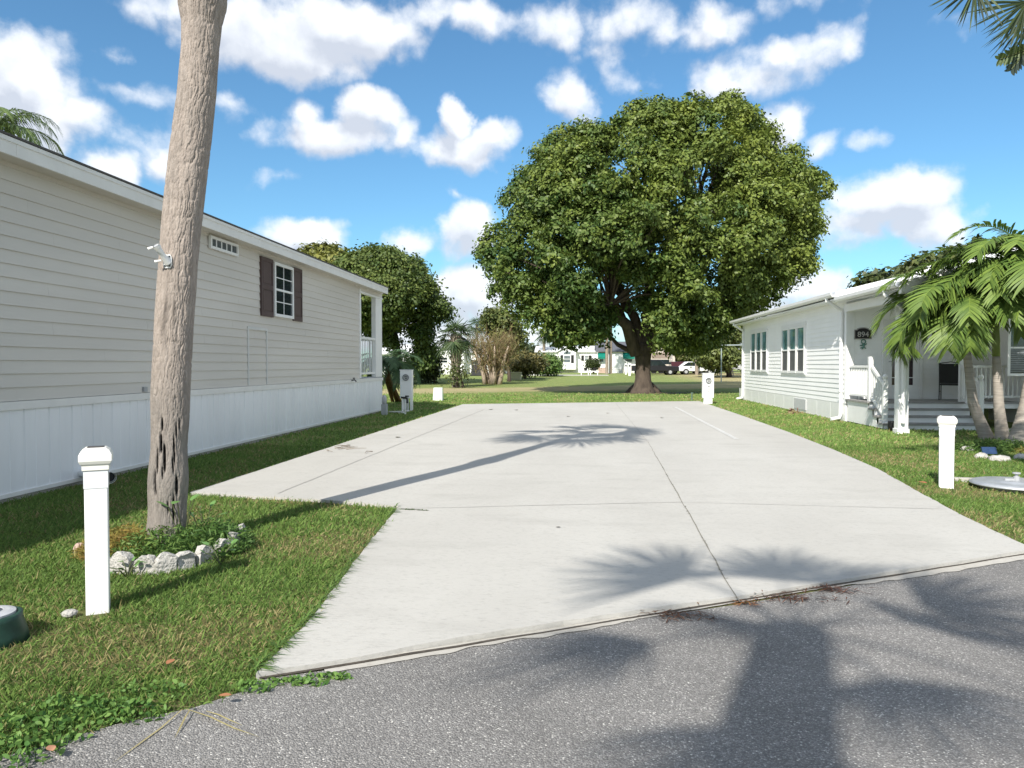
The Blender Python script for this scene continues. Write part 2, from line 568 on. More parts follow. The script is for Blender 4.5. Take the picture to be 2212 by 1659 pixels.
def lawn_material():
    m = bpy.data.materials.new('lawn_soil')
    m.use_nodes = True
    nt = m.node_tree
    b = nt.nodes['Principled BSDF']
    t = N(nt, 'ShaderNodeTexCoord')
    P = t.outputs['Object']
    sp = N(nt, 'ShaderNodeSeparateXYZ')
    nt.links.new(P, sp.inputs[0])

    def noise(scale, detail=5, rough=.6, stretch=None):
        n = N(nt, 'ShaderNodeTexNoise')
        src = P
        if stretch:
            src = vmth(nt, 'MULTIPLY', P, stretch)
        setin(nt, n, 'Vector', src); setin(nt, n, 'Scale', scale); setin(nt, n, 'Detail', detail); setin(nt, n, 'Roughness', rough)
        return n.outputs['Fac']

    def rng_(v, a, bb, smooth=True):
        r = N(nt, 'ShaderNodeMapRange')
        if smooth: r.interpolation_type = 'SMOOTHSTEP'
        setin(nt, r, 'Value', v); setin(nt, r, 'From Min', a); setin(nt, r, 'From Max', bb)
        return r.outputs[0]

    def mixc(f, a, c):
        x = N(nt, 'ShaderNodeMix', data_type='RGBA')
        nt.links.new(f, x.inputs[0])
        for i, q in ((6, a), (7, c)):
            if isinstance(q, tuple): x.inputs[i].default_value = (*q, 1)
            else: nt.links.new(q, x.inputs[i])
        return x.outputs[2]
    fine = noise(26, 8, .7)
    base = mixc(rng_(fine, .3, .7), (0.120, 0.160, 0.048), (0.30, 0.36, 0.125))
    mid = noise(1.1, 6)
    base = mixc(mth(nt, 'MULTIPLY', rng_(mid, .5, .72), 0.5), base, (0.34, 0.31, 0.15))
    # dry mown swath across the far lawn
    wob = mth(nt, 'MULTIPLY_ADD', noise(0.07, 3), 9.0, -4.5)
    tilt = mth(nt, 'MULTIPLY_ADD', sp.outputs[0], -0.55, sp.outputs[1])
    yy = mth(nt, 'ADD', tilt, wob)
    band = mth(nt, 'MULTIPLY', rng_(yy, 42, 45), mth(nt, 'SUBTRACT', 1.0, rng_(yy, 50, 54)))
    right = rng_(sp.outputs[0], 8, 13)
    band2 = mth(nt, 'MULTIPLY', mth(nt, 'MULTIPLY', rng_(sp.outputs[1], 50, 56), right), mth(nt, 'SUBTRACT', 1.0, rng_(sp.outputs[1], 98, 108)))
    band = mth(nt, 'MAXIMUM', band, band2)
    base = mixc(mth(nt, 'MULTIPLY', band, mth(nt, 'MULTIPLY_ADD', rng_(noise(.6, 5, .6, (.35, 1, 1)), .3, .65), .5, .45)), base, (0.42, 0.35, 0.20))
    # bare earth under the near turf
    near = mth(nt, 'SUBTRACT', 1.0, rng_(sp.outputs[1], 9, 16))
    base = mixc(mth(nt, 'MULTIPLY', near, 0.6), base, (0.12, 0.095, 0.05))
    nt.links.new(base, b.inputs['Base Color'])
    b.inputs['Roughness'].default_value = 0.95
    b.inputs['Specular IOR Level'].default_value = 0.1
    bp = N(nt, 'ShaderNodeBump')
    setin(nt, bp, 'Height', noise(38, 6, .7)); setin(nt, bp, 'Strength', 0.9); setin(nt, bp, 'Distance', 0.05)
    nt.links.new(bp.outputs[0], b.inputs['Normal'])
    return m


xs = np.concatenate([np.linspace(-600, -60, 10), np.linspace(-50, 50, 41), np.linspace(60, 600, 10)])
ys = np.concatenate([np.linspace(-200, 30, 12), np.linspace(35, 110, 40), np.linspace(130, 1200, 12)])
gx, gy = np.meshgrid(xs, ys)
gzv = 0.42 * smooth01((gy - 42) / 55.0)
gv_ = np.stack([gx, gy, gzv], -1).reshape(-1, 3)
nx = len(xs)
ii = (np.arange(len(ys) - 1)[:, None] * nx + np.arange(nx - 1)[None]).ravel()
ground = mesh_np('ground', gv_, np.stack([ii, ii + 1, ii + nx + 1, ii + nx], -1), lawn_material(), smooth=True)
tag(ground, 'mown lawn with dry tan swaths around the parking pad', 'lawn', kind='structure')


def asphalt_material():
    m = bpy.data.materials.new('asphalt')
    m.use_nodes = True
    nt = m.node_tree
    b = nt.nodes['Principled BSDF']
    P = N(nt, 'ShaderNodeTexCoord').outputs['Object']

    def vor(scale, out):
        v = N(nt, 'ShaderNodeTexVoronoi')
        setin(nt, v, 'Vector', P); setin(nt, v, 'Scale', scale)
        return v.outputs[out]

    def noise(s, d=6):
        n = N(nt, 'ShaderNodeTexNoise')
        setin(nt, n, 'Vector', P); setin(nt, n, 'Scale', s); setin(nt, n, 'Detail', d); setin(nt, n, 'Roughness', .65)
        return n.outputs['Fac']
    cell = vor(125, 'Color')
    sx = N(nt, 'ShaderNodeSeparateXYZ'); nt.links.new(cell, sx.inputs[0])
    ramp = N(nt, 'ShaderNodeValToRGB')
    nt.links.new(sx.outputs[0], ramp.inputs[0])
    els = ramp.color_ramp.elements
    els[0].position, els[0].color = 0.0, (0.16, 0.154, 0.148, 1)
    els[1].position, els[1].color = 1.0, (0.70, 0.68, 0.63, 1)
    for p, c in ((0.35, (0.21, 0.203, 0.195, 1)), (0.75, (0.31, 0.30, 0.288, 1)), (0.92, (0.345, 0.335, 0.318, 1)), (0.965, (0.50, 0.485, 0.455, 1))):
        e = els.new(p); e.color = c
    dist = vor(125, 'Distance')
    edge = N(nt, 'ShaderNodeMapRange')
    setin(nt, edge, 'Value', dist); setin(nt, edge, 'From Min', 0.25); setin(nt, edge, 'From Max', 0.75)
    gap = N(nt, 'ShaderNodeMix', data_type='RGBA')
    nt.links.new(mth(nt, 'MULTIPLY', edge.outputs[0], .8), gap.inputs[0])
    nt.links.new(ramp.outputs[0], gap.inputs[6]); gap.inputs[7].default_value = (0.135, 0.130, 0.124, 1)
    big = N(nt, 'ShaderNodeMapRange')
    setin(nt, big, 'Value', noise(0.9)); setin(nt, big, 'From Min', .3); setin(nt, big, 'From Max', .7); setin(nt, big, 'To Min', .85); setin(nt, big, 'To Max', 1.18)
    mm = N(nt, 'ShaderNodeVectorMath', operation='SCALE')
    nt.links.new(gap.outputs[2], mm.inputs[0]); nt.links.new(big.outputs[0], mm.inputs['Scale'])
    nt.links.new(mm.outputs[0], b.inputs['Base Color'])
    b.inputs['Roughness'].default_value = 0.85
    b.inputs['Specular IOR Level'].default_value = 0.3
    bp = N(nt, 'ShaderNodeBump')
    setin(nt, bp, 'Height', mth(nt, 'MULTIPLY', dist, -1.0)); setin(nt, bp, 'Strength', .8); setin(nt, bp, 'Distance', 0.008)
    nt.links.new(bp.outputs[0], b.inputs['Normal'])
    return m


def concrete_material(name, c1, c2, stain):
    m = bpy.data.materials.new(name)
    m.use_nodes = True
    nt = m.node_tree
    b = nt.nodes['Principled BSDF']
    P = N(nt, 'ShaderNodeTexCoord').outputs['Object']

    def noise(s, d=6, st=None, r=.6):
        n = N(nt, 'ShaderNodeTexNoise')
        setin(nt, n, 'Vector', vmth(nt, 'MULTIPLY', P, st) if st else P)
        setin(nt, n, 'Scale', s); setin(nt, n, 'Detail', d); setin(nt, n, 'Roughness', r)
        return n.outputs['Fac']

    def mr(v, a, bb, lo=0.0, hi=1.0):
        r = N(nt, 'ShaderNodeMapRange')
        for k, q in (('Value', v), ('From Min', a), ('From Max', bb), ('To Min', lo), ('To Max', hi)):
            setin(nt, r, k, q)
        return r.outputs[0]

    def mixc(f, a, c):
        x = N(nt, 'ShaderNodeMix', data_type='RGBA')
        nt.links.new(f, x.inputs[0])
        for i, q in ((6, a), (7, c)):
            if isinstance(q, tuple): x.inputs[i].default_value = (*q, 1)
            else: nt.links.new(q, x.inputs[i])
        return x.outputs[2]
    c = mixc(mr(noise(.55, 5, (1, .45, 1)), .35, .65), c1, c2)
    c = mixc(mr(noise(1.7, 7, (.5, 1.3, 1)), .52, .75, 0, .5), c, stain)
    c = mixc(mr(noise(45, 4, (.5, 1, 1)), .52, .70, 0, .38), c, tuple(s * .8 for s in stain))
    c = mixc(mr(noise(120, 2), .62, .75, 0, .35), c, tuple(s * .6 for s in stain))
    nt.links.new(c, b.inputs['Base Color'])
    b.inputs['Roughness'].default_value = 0.9
    b.inputs['Specular IOR Level'].default_value = 0.2
    bp = N(nt, 'ShaderNodeBump')
    setin(nt, bp, 'Height', noise(60, 4, (.35, 1, 1))); setin(nt, bp, 'Strength', .35); setin(nt, bp, 'Distance', 0.006)
    nt.links.new(bp.outputs[0], b.inputs['Normal'])
    return m


M_conc = concrete_material('concrete', (0.41, 0.398, 0.369), (0.46, 0.449, 0.418), (0.335, 0.325, 0.30))
M_conc2 = concrete_material('old_concrete', (0.38, 0.36, 0.32), (0.46, 0.44, 0.40), (0.26, 0.24, 0.21))

road = MB().add([(x, y, 0.004) for x, y in R2], [tuple(range(len(R2)))]).build('road', asphalt_material())
tag(road, 'grey asphalt street with pale aggregate specks', 'road', kind='structure')
SLAB = 0.035


def wobble(poly, step=0.12, amp=0.014, seed=3):
    r = np.random.default_rng(seed)
    out = []
    for i in range(len(poly)):
        a, b = Vector((*poly[i], 0)), Vector((*poly[(i + 1) % len(poly)], 0))
        if a.length > 12 and b.length > 12:
            out.append((a.x, a.y)); continue
        n = max(1, int((b - a).length / step))
        nrm = Vector((-(b - a).y, (b - a).x, 0)).normalized()
        for k in range(n):
            p = a.lerp(b, k / n) + nrm * (r.normal() * amp if k else 0)
            out.append((p.x, p.y))
    return out


DW = wobble(D2, amp=0.005)
drive = MB().prism([(x, y, -0.05) for x, y in DW], (0, 0, 0.05 + SLAB)).build('driveway', M_conc)
tag(drive, 'long pale concrete parking pad running back from the street', 'driveway', kind='structure')


def joint(a, b, w, name='joint'):
    a, b = Vector(a), Vector(b)
    d = (b - a)
    n = max(2, int(d.length / 0.25))
    s = Vector((-d.y, d.x, 0)).normalized()
    v, f = [], []
    for k in range(n + 1):
        p = a.lerp(b, k / n) + s * random.gauss(0, .004)
        ww = w * random.uniform(.6, 1.3) / 2
        v += [(p.x - s.x * ww, p.y - s.y * ww, SLAB + .004), (p.x + s.x * ww, p.y + s.y * ww, SLAB + .004)]
        if k: f.append((2 * k - 2, 2 * k - 1, 2 * k + 1, 2 * k))
    return MB().add(v, f)


M_joint = mat('joint_dirt', (0.20, 0.19, 0.16), 0.95, 0.3, 20)
M_joint2 = mat('joint_faint', (0.345, 0.335, 0.31), 0.95, 0.15, 20)
for a, b, w, mm in ((G(1400, 955, SLAB), G(1596, 1299, SLAB), .010, M_joint), (G(1400, 955, SLAB), G(1330, 871, SLAB), .02, M_joint2),
                    (G(600, 1066, SLAB), G(1045, 885, SLAB), .018, M_joint2), (G(866, 1099, SLAB), G(1470, 1085, SLAB), .012, M_joint2),
                    (G(866, 1099, SLAB), G(925, 1103, SLAB), .014, M_joint), (G(1470, 1085, SLAB), G(2040, 1100, SLAB), .010, M_joint2)):
    joint(a, b, w).build('joint', mm, drive)
M_line = mat('line_paint', (0.60, 0.60, 0.59), 0.6, 0.12, 9, col2=(.46, .45, .42))
pl = MB()
for a, b, w in ((G(1458, 879, SLAB), G(1592, 949, SLAB), .10), (G(1452, 879, SLAB), G(1532, 879.5, SLAB), .12)):
    s = Vector((-(b - a).y, (b - a).x, 0)).normalized() * w / 2
    pl.add([(a - s) + Vector((0, 0, .004)), (a + s) + Vector((0, 0, .004)), (b + s) + Vector((0, 0, .004)), (b - s) + Vector((0, 0, .004))], [(0, 1, 2, 3)])
tag(pl.build('painted_line', M_line), 'worn white painted corner line on the parking pad', 'line', kind='structure')

# ragged lip of old concrete between the pad and the street
lip = MB()
A, B = G(700, 1449), G(2230, 1196)
nseg = 150
rows = []
sd = Vector((rd.y, -rd.x, 0))
for k in range(nseg + 1):
    t = k / nseg
    p = A.lerp(B, t)
    w = .05 + .05 * mnoise.noise(Vector((t * 9, 3, 0))) + .03 * mnoise.noise(Vector((t * 40, 7, 0)))
    if t > .62: w += .05 * min(1, (t - .62) * 8)
    if .32 < t < .58: w *= .35
    w = max(.012, w)
    q = p + sd * w
    rows += [(p.x - sd.x * .05, p.y - sd.y * .05, 0.009), (q.x, q.y, 0.009)]
lip.add(rows, [(2 * k, 2 * k + 1, 2 * k + 3, 2 * k + 2) for k in range(nseg)])
tag(lip.build('gutter_strip', M_conc2), 'ragged strip of old concrete along the street edge', 'gutter', kind='structure')
dirt = joint(G(560, 1468.5), G(2212, 1199.0), .022)
dirt.v = [(x + sd.x * .010, y + sd.y * .010, .013) for x, y, z in dirt.v]
tag(dirt.build('gutter_dirt', mat('gutter_dirt', (0.06, 0.05, 0.04), 0.95, 0.4, 30)), 'dark dirt line where the pad meets the street', 'dirt', kind='structure')

# ------------------------------------------------------------------ beige home on the left
LX = -6.40
LY0, LY1 = 1.5, PX(776, 800, LX).y
LY2 = PX(825, 800, LX).y
LW = 4.3
LZF = PX(2, 868, LX).z            # top of the skirting
LZE = PX(2, 337, LX).z            # soffit height
M_beige = mat('beige_siding', (0.60, 0.57, 0.52), 0.55, 0.08, 1.2, bump=.1, bscale=30, stretch=(1, .15, 1))
M_skirt = mat('white_skirting', (0.80, 0.81, 0.82), 0.5, 0.05, 2, stretch=(1, 1, .2))
M_trim = mat('pale_trim', (0.74, 0.73, 0.70), 0.5, 0.05, 3)
M_brown = mat('shutter_brown', (0.085, 0.055, 0.052), 0.55, 0.1, 10)
M_shingle = mat('shingle', (0.09, 0.085, 0.08), 0.95, 0.3, 25)
home = thing('mobile_home', (LX - LW / 2, (LY0 + LY2) / 2, 0), 'beige lap-sided home with white skirting, brown shutters and a railed end porch', 'mobile home')


def lap_profile(z0, z1, course, proud=.018):
    n = max(1, round((z1 - z0) / course))
    h = (z1 - z0) / n
    prof = []
    for k in range(n):
        z = z0 + k * h
        prof += [(proud, z), (proud * .85, z + h * .10), (0.002, z + h)]
    return prof


def lap_wall_x(X, y0, y1, z0, z1, course, sgn=1, thick=.1):
    """lap siding on a wall plane X, facing sgn * X"""
    prof = [(X + sgn * p, z) for p, z in lap_profile(z0, z1, course)]
    prof = [(X - sgn * thick, z0)] + prof + [(X - sgn * thick, z1)]
    return MB().prism([(x, y0, z) for x, z in prof], (0, y1 - y0, 0))


def lap_wall_y(Y, x0, x1, z0, z1, course, thick=.1):
    prof = [(Y - p, z) for p, z in lap_profile(z0, z1, course)]
    prof = [(Y + thick, z0)] + prof + [(Y + thick, z1)]
    return MB().prism([(x0, y, z) for y, z in prof], (x1 - x0, 0, 0))


wall = lap_wall_x(LX, LY0, LY1, LZF, LZE + .06, .152)
wall.box(LX - LW, LY0 + .1, LZF, LX - LW + .1, LY1, LZE)
wall.box(LX - LW + .1, LY0, LZF, LX - .1, LY0 + .1, LZE)
wall.box(LX - LW + .1, LY1 - .1, LZF, LX - .1, LY1, LZE)
rs = np.random.default_rng(21)
ch = (LZE + .06 - LZF) / round((LZE + .06 - LZF) / .152)
for k in range(18):                      # overlapping panel ends of the vinyl courses
    yk = LY0 + rs.uniform(.4, 3.4)
    while yk < LY1 - .3:
        wall.prism([(LX + .0187, yk, LZF + k * ch + .004), (LX + .0160, yk, LZF + k * ch + .02), (LX + .0030, yk, LZF + (k + 1) * ch - .004), (LX - .002, yk, LZF + (k + 1) * ch - .004), (LX - .002, yk, LZF + k * ch + .004)], (0, .5, 0))
        yk += 3.66
wall.build('wall', M_beige, home)
# header above the porch opening
hz = PX(800, 640, LX).z
lap_wall_x(LX, LY1 + .002, LY2, hz + .05, LZE + .06, .152).build('porch_header', M_beige, home)
MB().box(LX - .02, LY1 - .01, LZF + .02, LX + .032, LY1 + .12, LZE - .1).build('corner_trim', M_whiteV, home, bevel=.004)
trim = MB().box(LX - .07, LY1 + .122, hz, LX + .03, LY2 + .01, hz + .06)
trim.build('header_trim', M_whiteV, home, bevel=.004)
py0, py1 = PX(811, 700, LX).y, PX(824, 700, LX).y
pp = MB()
pp.box(LX - .13, py0, LZF + .02, LX + .01, LY2, hz - .002)
pp.build('porch_post', M_white, home, bevel=.005)
MB().box(LX - LW + .02, LY2 - .16, LZF + .02, LX - LW + .18, LY2, LZE).build('porch_post', M_white, home, bevel=.005)
MB().box(LX - LW + .1, LY1, LZF - .10, LX - .02, LY2 - .02, LZF + .018).build('porch_floor', M_grey, home)
rail = MB()
rz1, rz0 = PX(800, 729, LX).z, PX(800, 804, LX).z
rail.box(LX - .10, LY1 + .12, rz1 - .07, LX - .01, py0, rz1)
rail.box(LX - .08, LY1 + .12, rz0 - .06, LX - .03, py0, rz0)
nb = 10
for k in range(nb):
    y = LY1 + .12 + (py0 - LY1 - .12) * (k + .6) / nb
    rail.box(LX - .066, y - .012, rz0, LX - .044, y + .012, rz1 - .07)
rail.build('porch_railing', M_white, home)
rail2 = MB()
rail2.box(LX - LW + .18, LY2 - .10, rz1 - .07, LX - .13, LY2 - .02, rz1)
for k in range(22):
    x = LX - LW + .25 + (LW - .45) * k / 21
    rail2.box(x - .012, LY2 - .07, rz0 - .06, x + .012, LY2 - .046, rz1 - .07)
rail2.build('porch_railing', M_white, home)
# skirting: ribbed vertical panels
sk = []
y = LY0
X = LX + .012
while y < LY2 - .01:
    for dy, dx in ((0, 0), (.012, -.014), (.03, -.014), (.042, 0), (.20, 0), (.208, .006), (.235, .006), (.243, 0)):
        if y + dy < LY2: sk.append((X + dx, y + dy))
    y += .405
sk.append((X, LY2))
skm = MB().prism([(x, yy, .10) for x, yy in sk] + [(X - .06, LY2, .10), (X - .06, LY0, .10)], (0, 0, LZF - .20))
skm.build('skirting', M_skirt, home)
skb = MB().box(LX - LW, LY2 - .05, .10, LX - .05, LY2 - .005, LZF - .10)
skb.box(LX - LW, LY0, .10, LX - LW + .05, LY2 - .05, LZF)
skb.box(LX - LW + .05, LY0, .10, LX - .05, LY0 + .05, LZF)
skb.build('skirting', M_skirt, home)
tb = MB().box(LX - .02, LY0, LZF - .10, LX + .034, LY2 + .03, LZF - .005)
tb.box(LX - .05, LY0, .055, LX + .03, LY2 + .01, .10)
tb.box(LX - LW, LY2, LZF - .10, LX - .022, LY2 + .03, LZF - .005)
tb.build('skirting_trim', M_trim, home)
MB().box(LX - LW + .1, LY0, -.05, LX + .005, LY2 - .01, .055).build('foundation', M_conc2, home)
# roof: low gable with deep fascia
FX = LX + .30
fz0, fz1 = PX(2, 327, FX).z, PX(2, 287, FX).z
RY1 = PX(838, 625, FX).y
rxm = LX - LW / 2
roof = MB()
roof.prism([(FX + .02, LY0 - .3, fz1), (rxm, LY0 - .3, fz1 + .62), (2 * rxm - FX - .02, LY0 - .3, fz1), (2 * rxm - FX - .02, LY0 - .3, fz1 + .025), (rxm, LY0 - .3, fz1 + .65), (FX + .02, LY0 - .3, fz1 + .025)], (0, RY1 - LY0 + .32, 0))
roof.build('roof', M_shingle, home)
fas = MB()
fas.box(FX - .03, LY0 - .3, fz0, FX, RY1 - .03, fz1 - .002)
fas.box(FX - .0005, LY0 - .3, fz1 - .055, FX + .012, RY1 - .03, fz1 - .006)
for k in range(8):
    yb = LY0 + k * 3.05
    if yb < RY1 - .1: fas.box(FX - .002, yb, fz0 - .001, FX + .003, yb + .03, fz1 - .056)
gz = [(FX, RY1 - .028, fz0), (FX, RY1 - .028, fz1 - .003), (rxm, RY1 - .028, fz1 + .615), (2 * rxm - FX, RY1 - .028, fz1 - .003), (2 * rxm - FX, RY1 - .028, fz0), (rxm, RY1 - .028, fz1 + .38)]
fas.prism(gz, (0, .03, 0))
fas.build('fascia', M_trim, home)
gab = MB().prism([(LX - .03, LY2 - .06, LZE), (rxm, LY2 - .06, fz1 + .55), (LX - LW + .03, LY2 - .06, LZE)], (0, .05, 0))
gab.build('gable_end', M_beige, home)
so = MB().box(FX - .03, LY0 - .3, fz0 + .02, LX - .06, RY1 - .032, fz0 + .035)
so.box(LX - .05, LY0, LZE - .04, LX + .035, LY2, LZE + .055)
so.build('soffit', mat('soffit', (0.60, 0.57, 0.50), 0.6, .05), home)
MB().box(LX - LW + .12, LY1 + .002, LZE - .02, LX - .12, LY2 - .07, LZE).build('porch_ceiling', M_trim, home)


def wall_window_x(parent, X, y0, y1, z0, z1, sgn, cols, rows_, frame=.055, sashes=2, mat_f=M_whiteV, glass=M_glass, mid=.02, proud=.05, low_glass=None):
    """framed sash window on a wall facing sgn*X; returns the frame"""
    f = MB()
    xa, xb = X, X + sgn * proud
    f.box(xa, y0, z0, xb, y1, z0 + frame); f.box(xa, y0, z1 - frame, xb, y1, z1)
    f.box(xa, y0, z0 + frame, xb, y0 + frame, z1 - frame); f.box(xa, y1 - frame, z0 + frame, xb, y1, z1 - frame)
    xg = X + sgn * proud * .45
    zi0, zi1, yi0, yi1 = z0 + frame, z1 - frame, y0 + frame, y1 - frame
    if sashes == 2:
        zm = (zi0 + zi1) / 2
        f.box(xa, yi0, zm - .022, xb - sgn * .008, yi1, zm + .022)
    for c in range(1, cols):
        y = yi0 + (yi1 - yi0) * c / cols
        f.box(xg, y - mid / 2, zi0, xg + sgn * .008, y + mid / 2, zi1)
    for r in range(1, rows_):
        z = zi0 + (zi1 - zi0) * r / rows_
        if sashes == 2 and abs(z - (zi0 + zi1) / 2) < .02: continue
        f.box(xg, yi0, z - mid / 2, xg + sgn * .007, yi1, z + mid / 2)
    fr = f.build('window', mat_f, parent)
    if low_glass is not None:
        zm = (zi0 + zi1) / 2
        MB().box(X + sgn * .012, yi0, zi0, xg, yi1, zm).build('pane', low_glass, fr)
        MB().box(X + sgn * .012, yi0, zm, xg, yi1, zi1).build('pane', glass, fr)
    else:
        MB().box(X + sgn * .012, yi0, zi0, xg, yi1, zi1).build('pane', glass, fr)
    return fr


WX = LX + .02
a, b = PX(589, 567, WX), PX(589, 683, WX); c, d = PX(630, 577, WX), PX(630, 689, WX)
wz0, wz1 = (b.z + d.z) / 2, (a.z + c.z) / 2
wall_window_x(home, WX, a.y, c.y, wz0, wz1, 1, 2, 4, frame=.06)
for x0, x1 in ((561.6, 588), (630.8, 650.6)):
    q0, q1 = PX(x0, 600, WX), PX(x1, 600, WX)
    s = MB()
    y0, y1 = q0.y + .01, q1.y - .005
    z0, z1 = wz0 - .03, wz1 + .03
    s.box(LX + .002, y0, z0, LX + .035, y1, z1)
    st = .055
    for za, zb in ((z0, z0 + .10), ((z0 + z1) / 2 - .05, (z0 + z1) / 2 + .05), (z1 - .08, z1)):
        s.box(LX + .034, y0, za, LX + .052, y1, zb)
    for za, zb in ((z0 + .10, (z0 + z1) / 2 - .05), ((z0 + z1) / 2 + .05, z1 - .08)):
        s.box(LX + .034, y0, za, LX + .052, y0 + st, zb); s.box(LX + .034, y1 - st, za, LX + .052, y1, zb)
        s.box(LX + .034, y0 + st + .03, za + .03, LX + .044, y1 - st - .03, zb - .03)
    s.build('shutter', M_brown, home, bevel=.003)
a, b = PX(450, 507, WX), PX(450, 537, WX); c, d = PX(510, 530, WX), PX(510, 553, WX)
wall_window_x(home, WX, a.y, c.y, (b.z + d.z) / 2, (a.z + c.z) / 2, 1, 5, 1, frame=.045, sashes=1, mid=.03,
              glass=mat('patterned_glass', (0.09, 0.10, 0.11), 0.25, .5, 40))
# access panel outline
a, b = PX(534.5, 705, WX), PX(577, 710, WX)
ap = MB()
z1 = (a.z + b.z) / 2
for yy in (a.y, b.y - .05):
    ap.box(LX + .004, yy, LZF + .01, LX + .03, yy + .05, z1 - .05)
ap.box(LX + .004, a.y, z1 - .05, LX + .032, b.y, z1)
ap.build('access_panel', mat('panel_trim', (0.60, 0.60, 0.58), .5, .05), home)
q = PX(757, 822, LX)
sp_ = MB().tube([q, q + Vector((.12, 0, .02)), q + Vector((.17, 0, -.03))], .018)
sp_.lathe([(.03, 0), (.035, .015), (.03, .03)], q + Vector((.10, 0, .05)), 10)
sp_.build('spigot', M_dark, home)
q = PX(309, 843, LX)
MB().cbox((LX + .03, q.y, LZF + .05), .03, .09, .07).build('outlet_cover', M_grey, home)

# drain pipe poking out under the skirting
q = PX(237, 1030, LX + .55)
pr = thing('drain_pipe', (q.x, q.y, 0), 'short white drain pipe with open end beside the beige home skirting', 'pipe')
o_ = Vector((q.x, q.y, q.z))
pt = MB()
pt.tube([o_ + Vector((-.6, .25, .02)), o_ + Vector((-.05, .05, 0)), o_ + Vector((.03, -.04, 0))], .062, 16, cap=False)
pt.tube([o_ + Vector((.0, -.01, 0)), o_ + Vector((.035, -.05, 0))], .078, 16, cap=False)
pt.build('pipe', M_whiteV, pr, smooth=True)
MB().tube([o_ + Vector((-.05, .05, 0)), o_ + Vector((.015, -.025, 0))], .058, 16).build('pipe_bore', M_black, pr)
st_ = MB().box(o_.x - .35, o_.y + .10, -.02, o_.x - .25, o_.y + .2, o_.z - .05)
st_.build('pipe_support', M_conc2, pr)
# ------------------------------------------------------------------ white home on the right
RX = 7.2
YF, YC = 33.3, 20.7               # far end and near corner of the long side wall
RZS, RZE = 0.50, 3.30             # skirting top, soffit
RXE = 16.2                        # far side of the home
M_wsid = mat('white_siding', (0.88, 0.88, 0.87), 0.45, 0.03, 1.5)
M_roofw = mat('white_roof', (0.72, 0.73, 0.74), 0.5, 0.05, 2)
M_deck = mat('deck_boards', (0.30, 0.29, 0.28), 0.8, 0.15, 8)
M_screen = mat('window_screen', (0.085, 0.088, 0.09), 0.6, .15, 4)
wh = thing('mobile_home', ((RX + RXE) / 2, 27, 0), 'white lap-sided home with triple windows, gutters and a stepped front porch', 'mobile home')
wl = lap_wall_x(RX, YC + .02, YF, RZS, RZE, .135, sgn=-1)
wl.build('wall', M_wsid, wh)
wl2 = lap_wall_y(YC, RX + .12, 10.85, .63, RZE - .01, .135)
wl2.build('wall', M_wsid, wh)
YW = 18.75                         # wing wall right of the porch
lap_wall_y(YW, 10.95, RXE, RZS, RZE, .135).build('wall', M_wsid, wh)
MB().box(10.85, YW - .01, .1, 10.95, YC, RZE + .5).build('wall', M_wsid, wh)
bk = MB().box(RX + .1, YF - .1, RZS, RXE, YF, RZE).box(RXE - .1, YW + .1, RZS, RXE, YF - .1, RZE)
bk.build('wall', M_wsid, wh)
ct = MB().box(RX - .03, YC - .03, RZS, RX + .10, YC + .10, RZE)
ct.build('corner_trim', M_whiteV, wh)
MB().box(RX - .03, YF - .08, RZS, RX + .02, YF + .02, RZE).build('corner_trim', M_whiteV, wh)
ct = MB().box(RX + .101, YC - .028, .63, RX + .20, YC - .002, RZE)
ct.build('corner_trim', M_whiteV, wh)
sk = MB()
yy, prof = YC + .02, []
while yy < YF:
    prof += [(RX - .012, yy), (RX - .012, yy + 1.18), (RX - .008, yy + 1.19), (RX - .008, yy + 1.2)]
    yy += 1.21
sk.prism([(x, y, .02) for x, y in prof] + [(RX - .012, YF, .02), (RX + .05, YF, .02), (RX + .05, YC + .02, .02)], (0, 0, RZS - .022))
sk.box(10.95, YW + .002, .02, RXE, YW + .05, RZS - .01)
sk.build('skirting', M_whiteV, wh)
MB().box(RX - .03, YC + .02, -.03, RX + .05, YF, .018).build('foundation', M_conc2, wh)
a, b = PX(1716, 860, RX - .02), PX(1741, 890, RX - .02)
v = MB().box(RX - .035, b.y, .10, RX - .012, a.y, .44)
v.build('skirting_vent', mat('vent_grey', (0.52, 0.53, 0.53), .6, .06), wh)
# triple windows
M_teal = mat('painted_reflection_glass', (0.02, 0.07, 0.07), 0.05, .5, 2.2, spec=0.9, col2=(0.22, 0.42, 0.44), stretch=(1, 1.6, .8))  # mottled teal reflection of trees and sky painted into the pane colour
for xa, xb, ya, yb in ((1623.6, 1659.7, 715, 804), (1690.6, 1741.6, 706, 807)):
    p0, p1 = PX(xa, 760, RX), PX(xb, 760, RX)
    y1, y0 = p0.y, p1.y
    ym = (y0 + y1) / 2
    zt = EYE + (787.5 - (ya + .0)) / FOC * (ym * math.cos(YAW) - RX * math.sin(YAW))
    zb = EYE + (787.5 - (yb - 1)) / FOC * (ym * math.cos(YAW) - RX * math.sin(YAW))
    MB().box(RX - .045, y0 - .06, zb - .05, RX - .002, y1 + .06, zb).build('window_sill', M_whiteV, wh)
    hd = MB().box(RX - .05, y0 - .06, zt, RX - .002, y1 + .06, zt + .09)
    hd.build('window_trim', M_whiteV, wh)
    w = (y1 - y0) / 3
    for k in range(3):
        wall_window_x(wh, RX - .005, y0 + k * w + .02, y0 + (k + 1) * w - .02, zb + .005, zt - .005, -1, 1, 1, frame=.075, glass=M_teal, low_glass=M_screen, proud=.06)
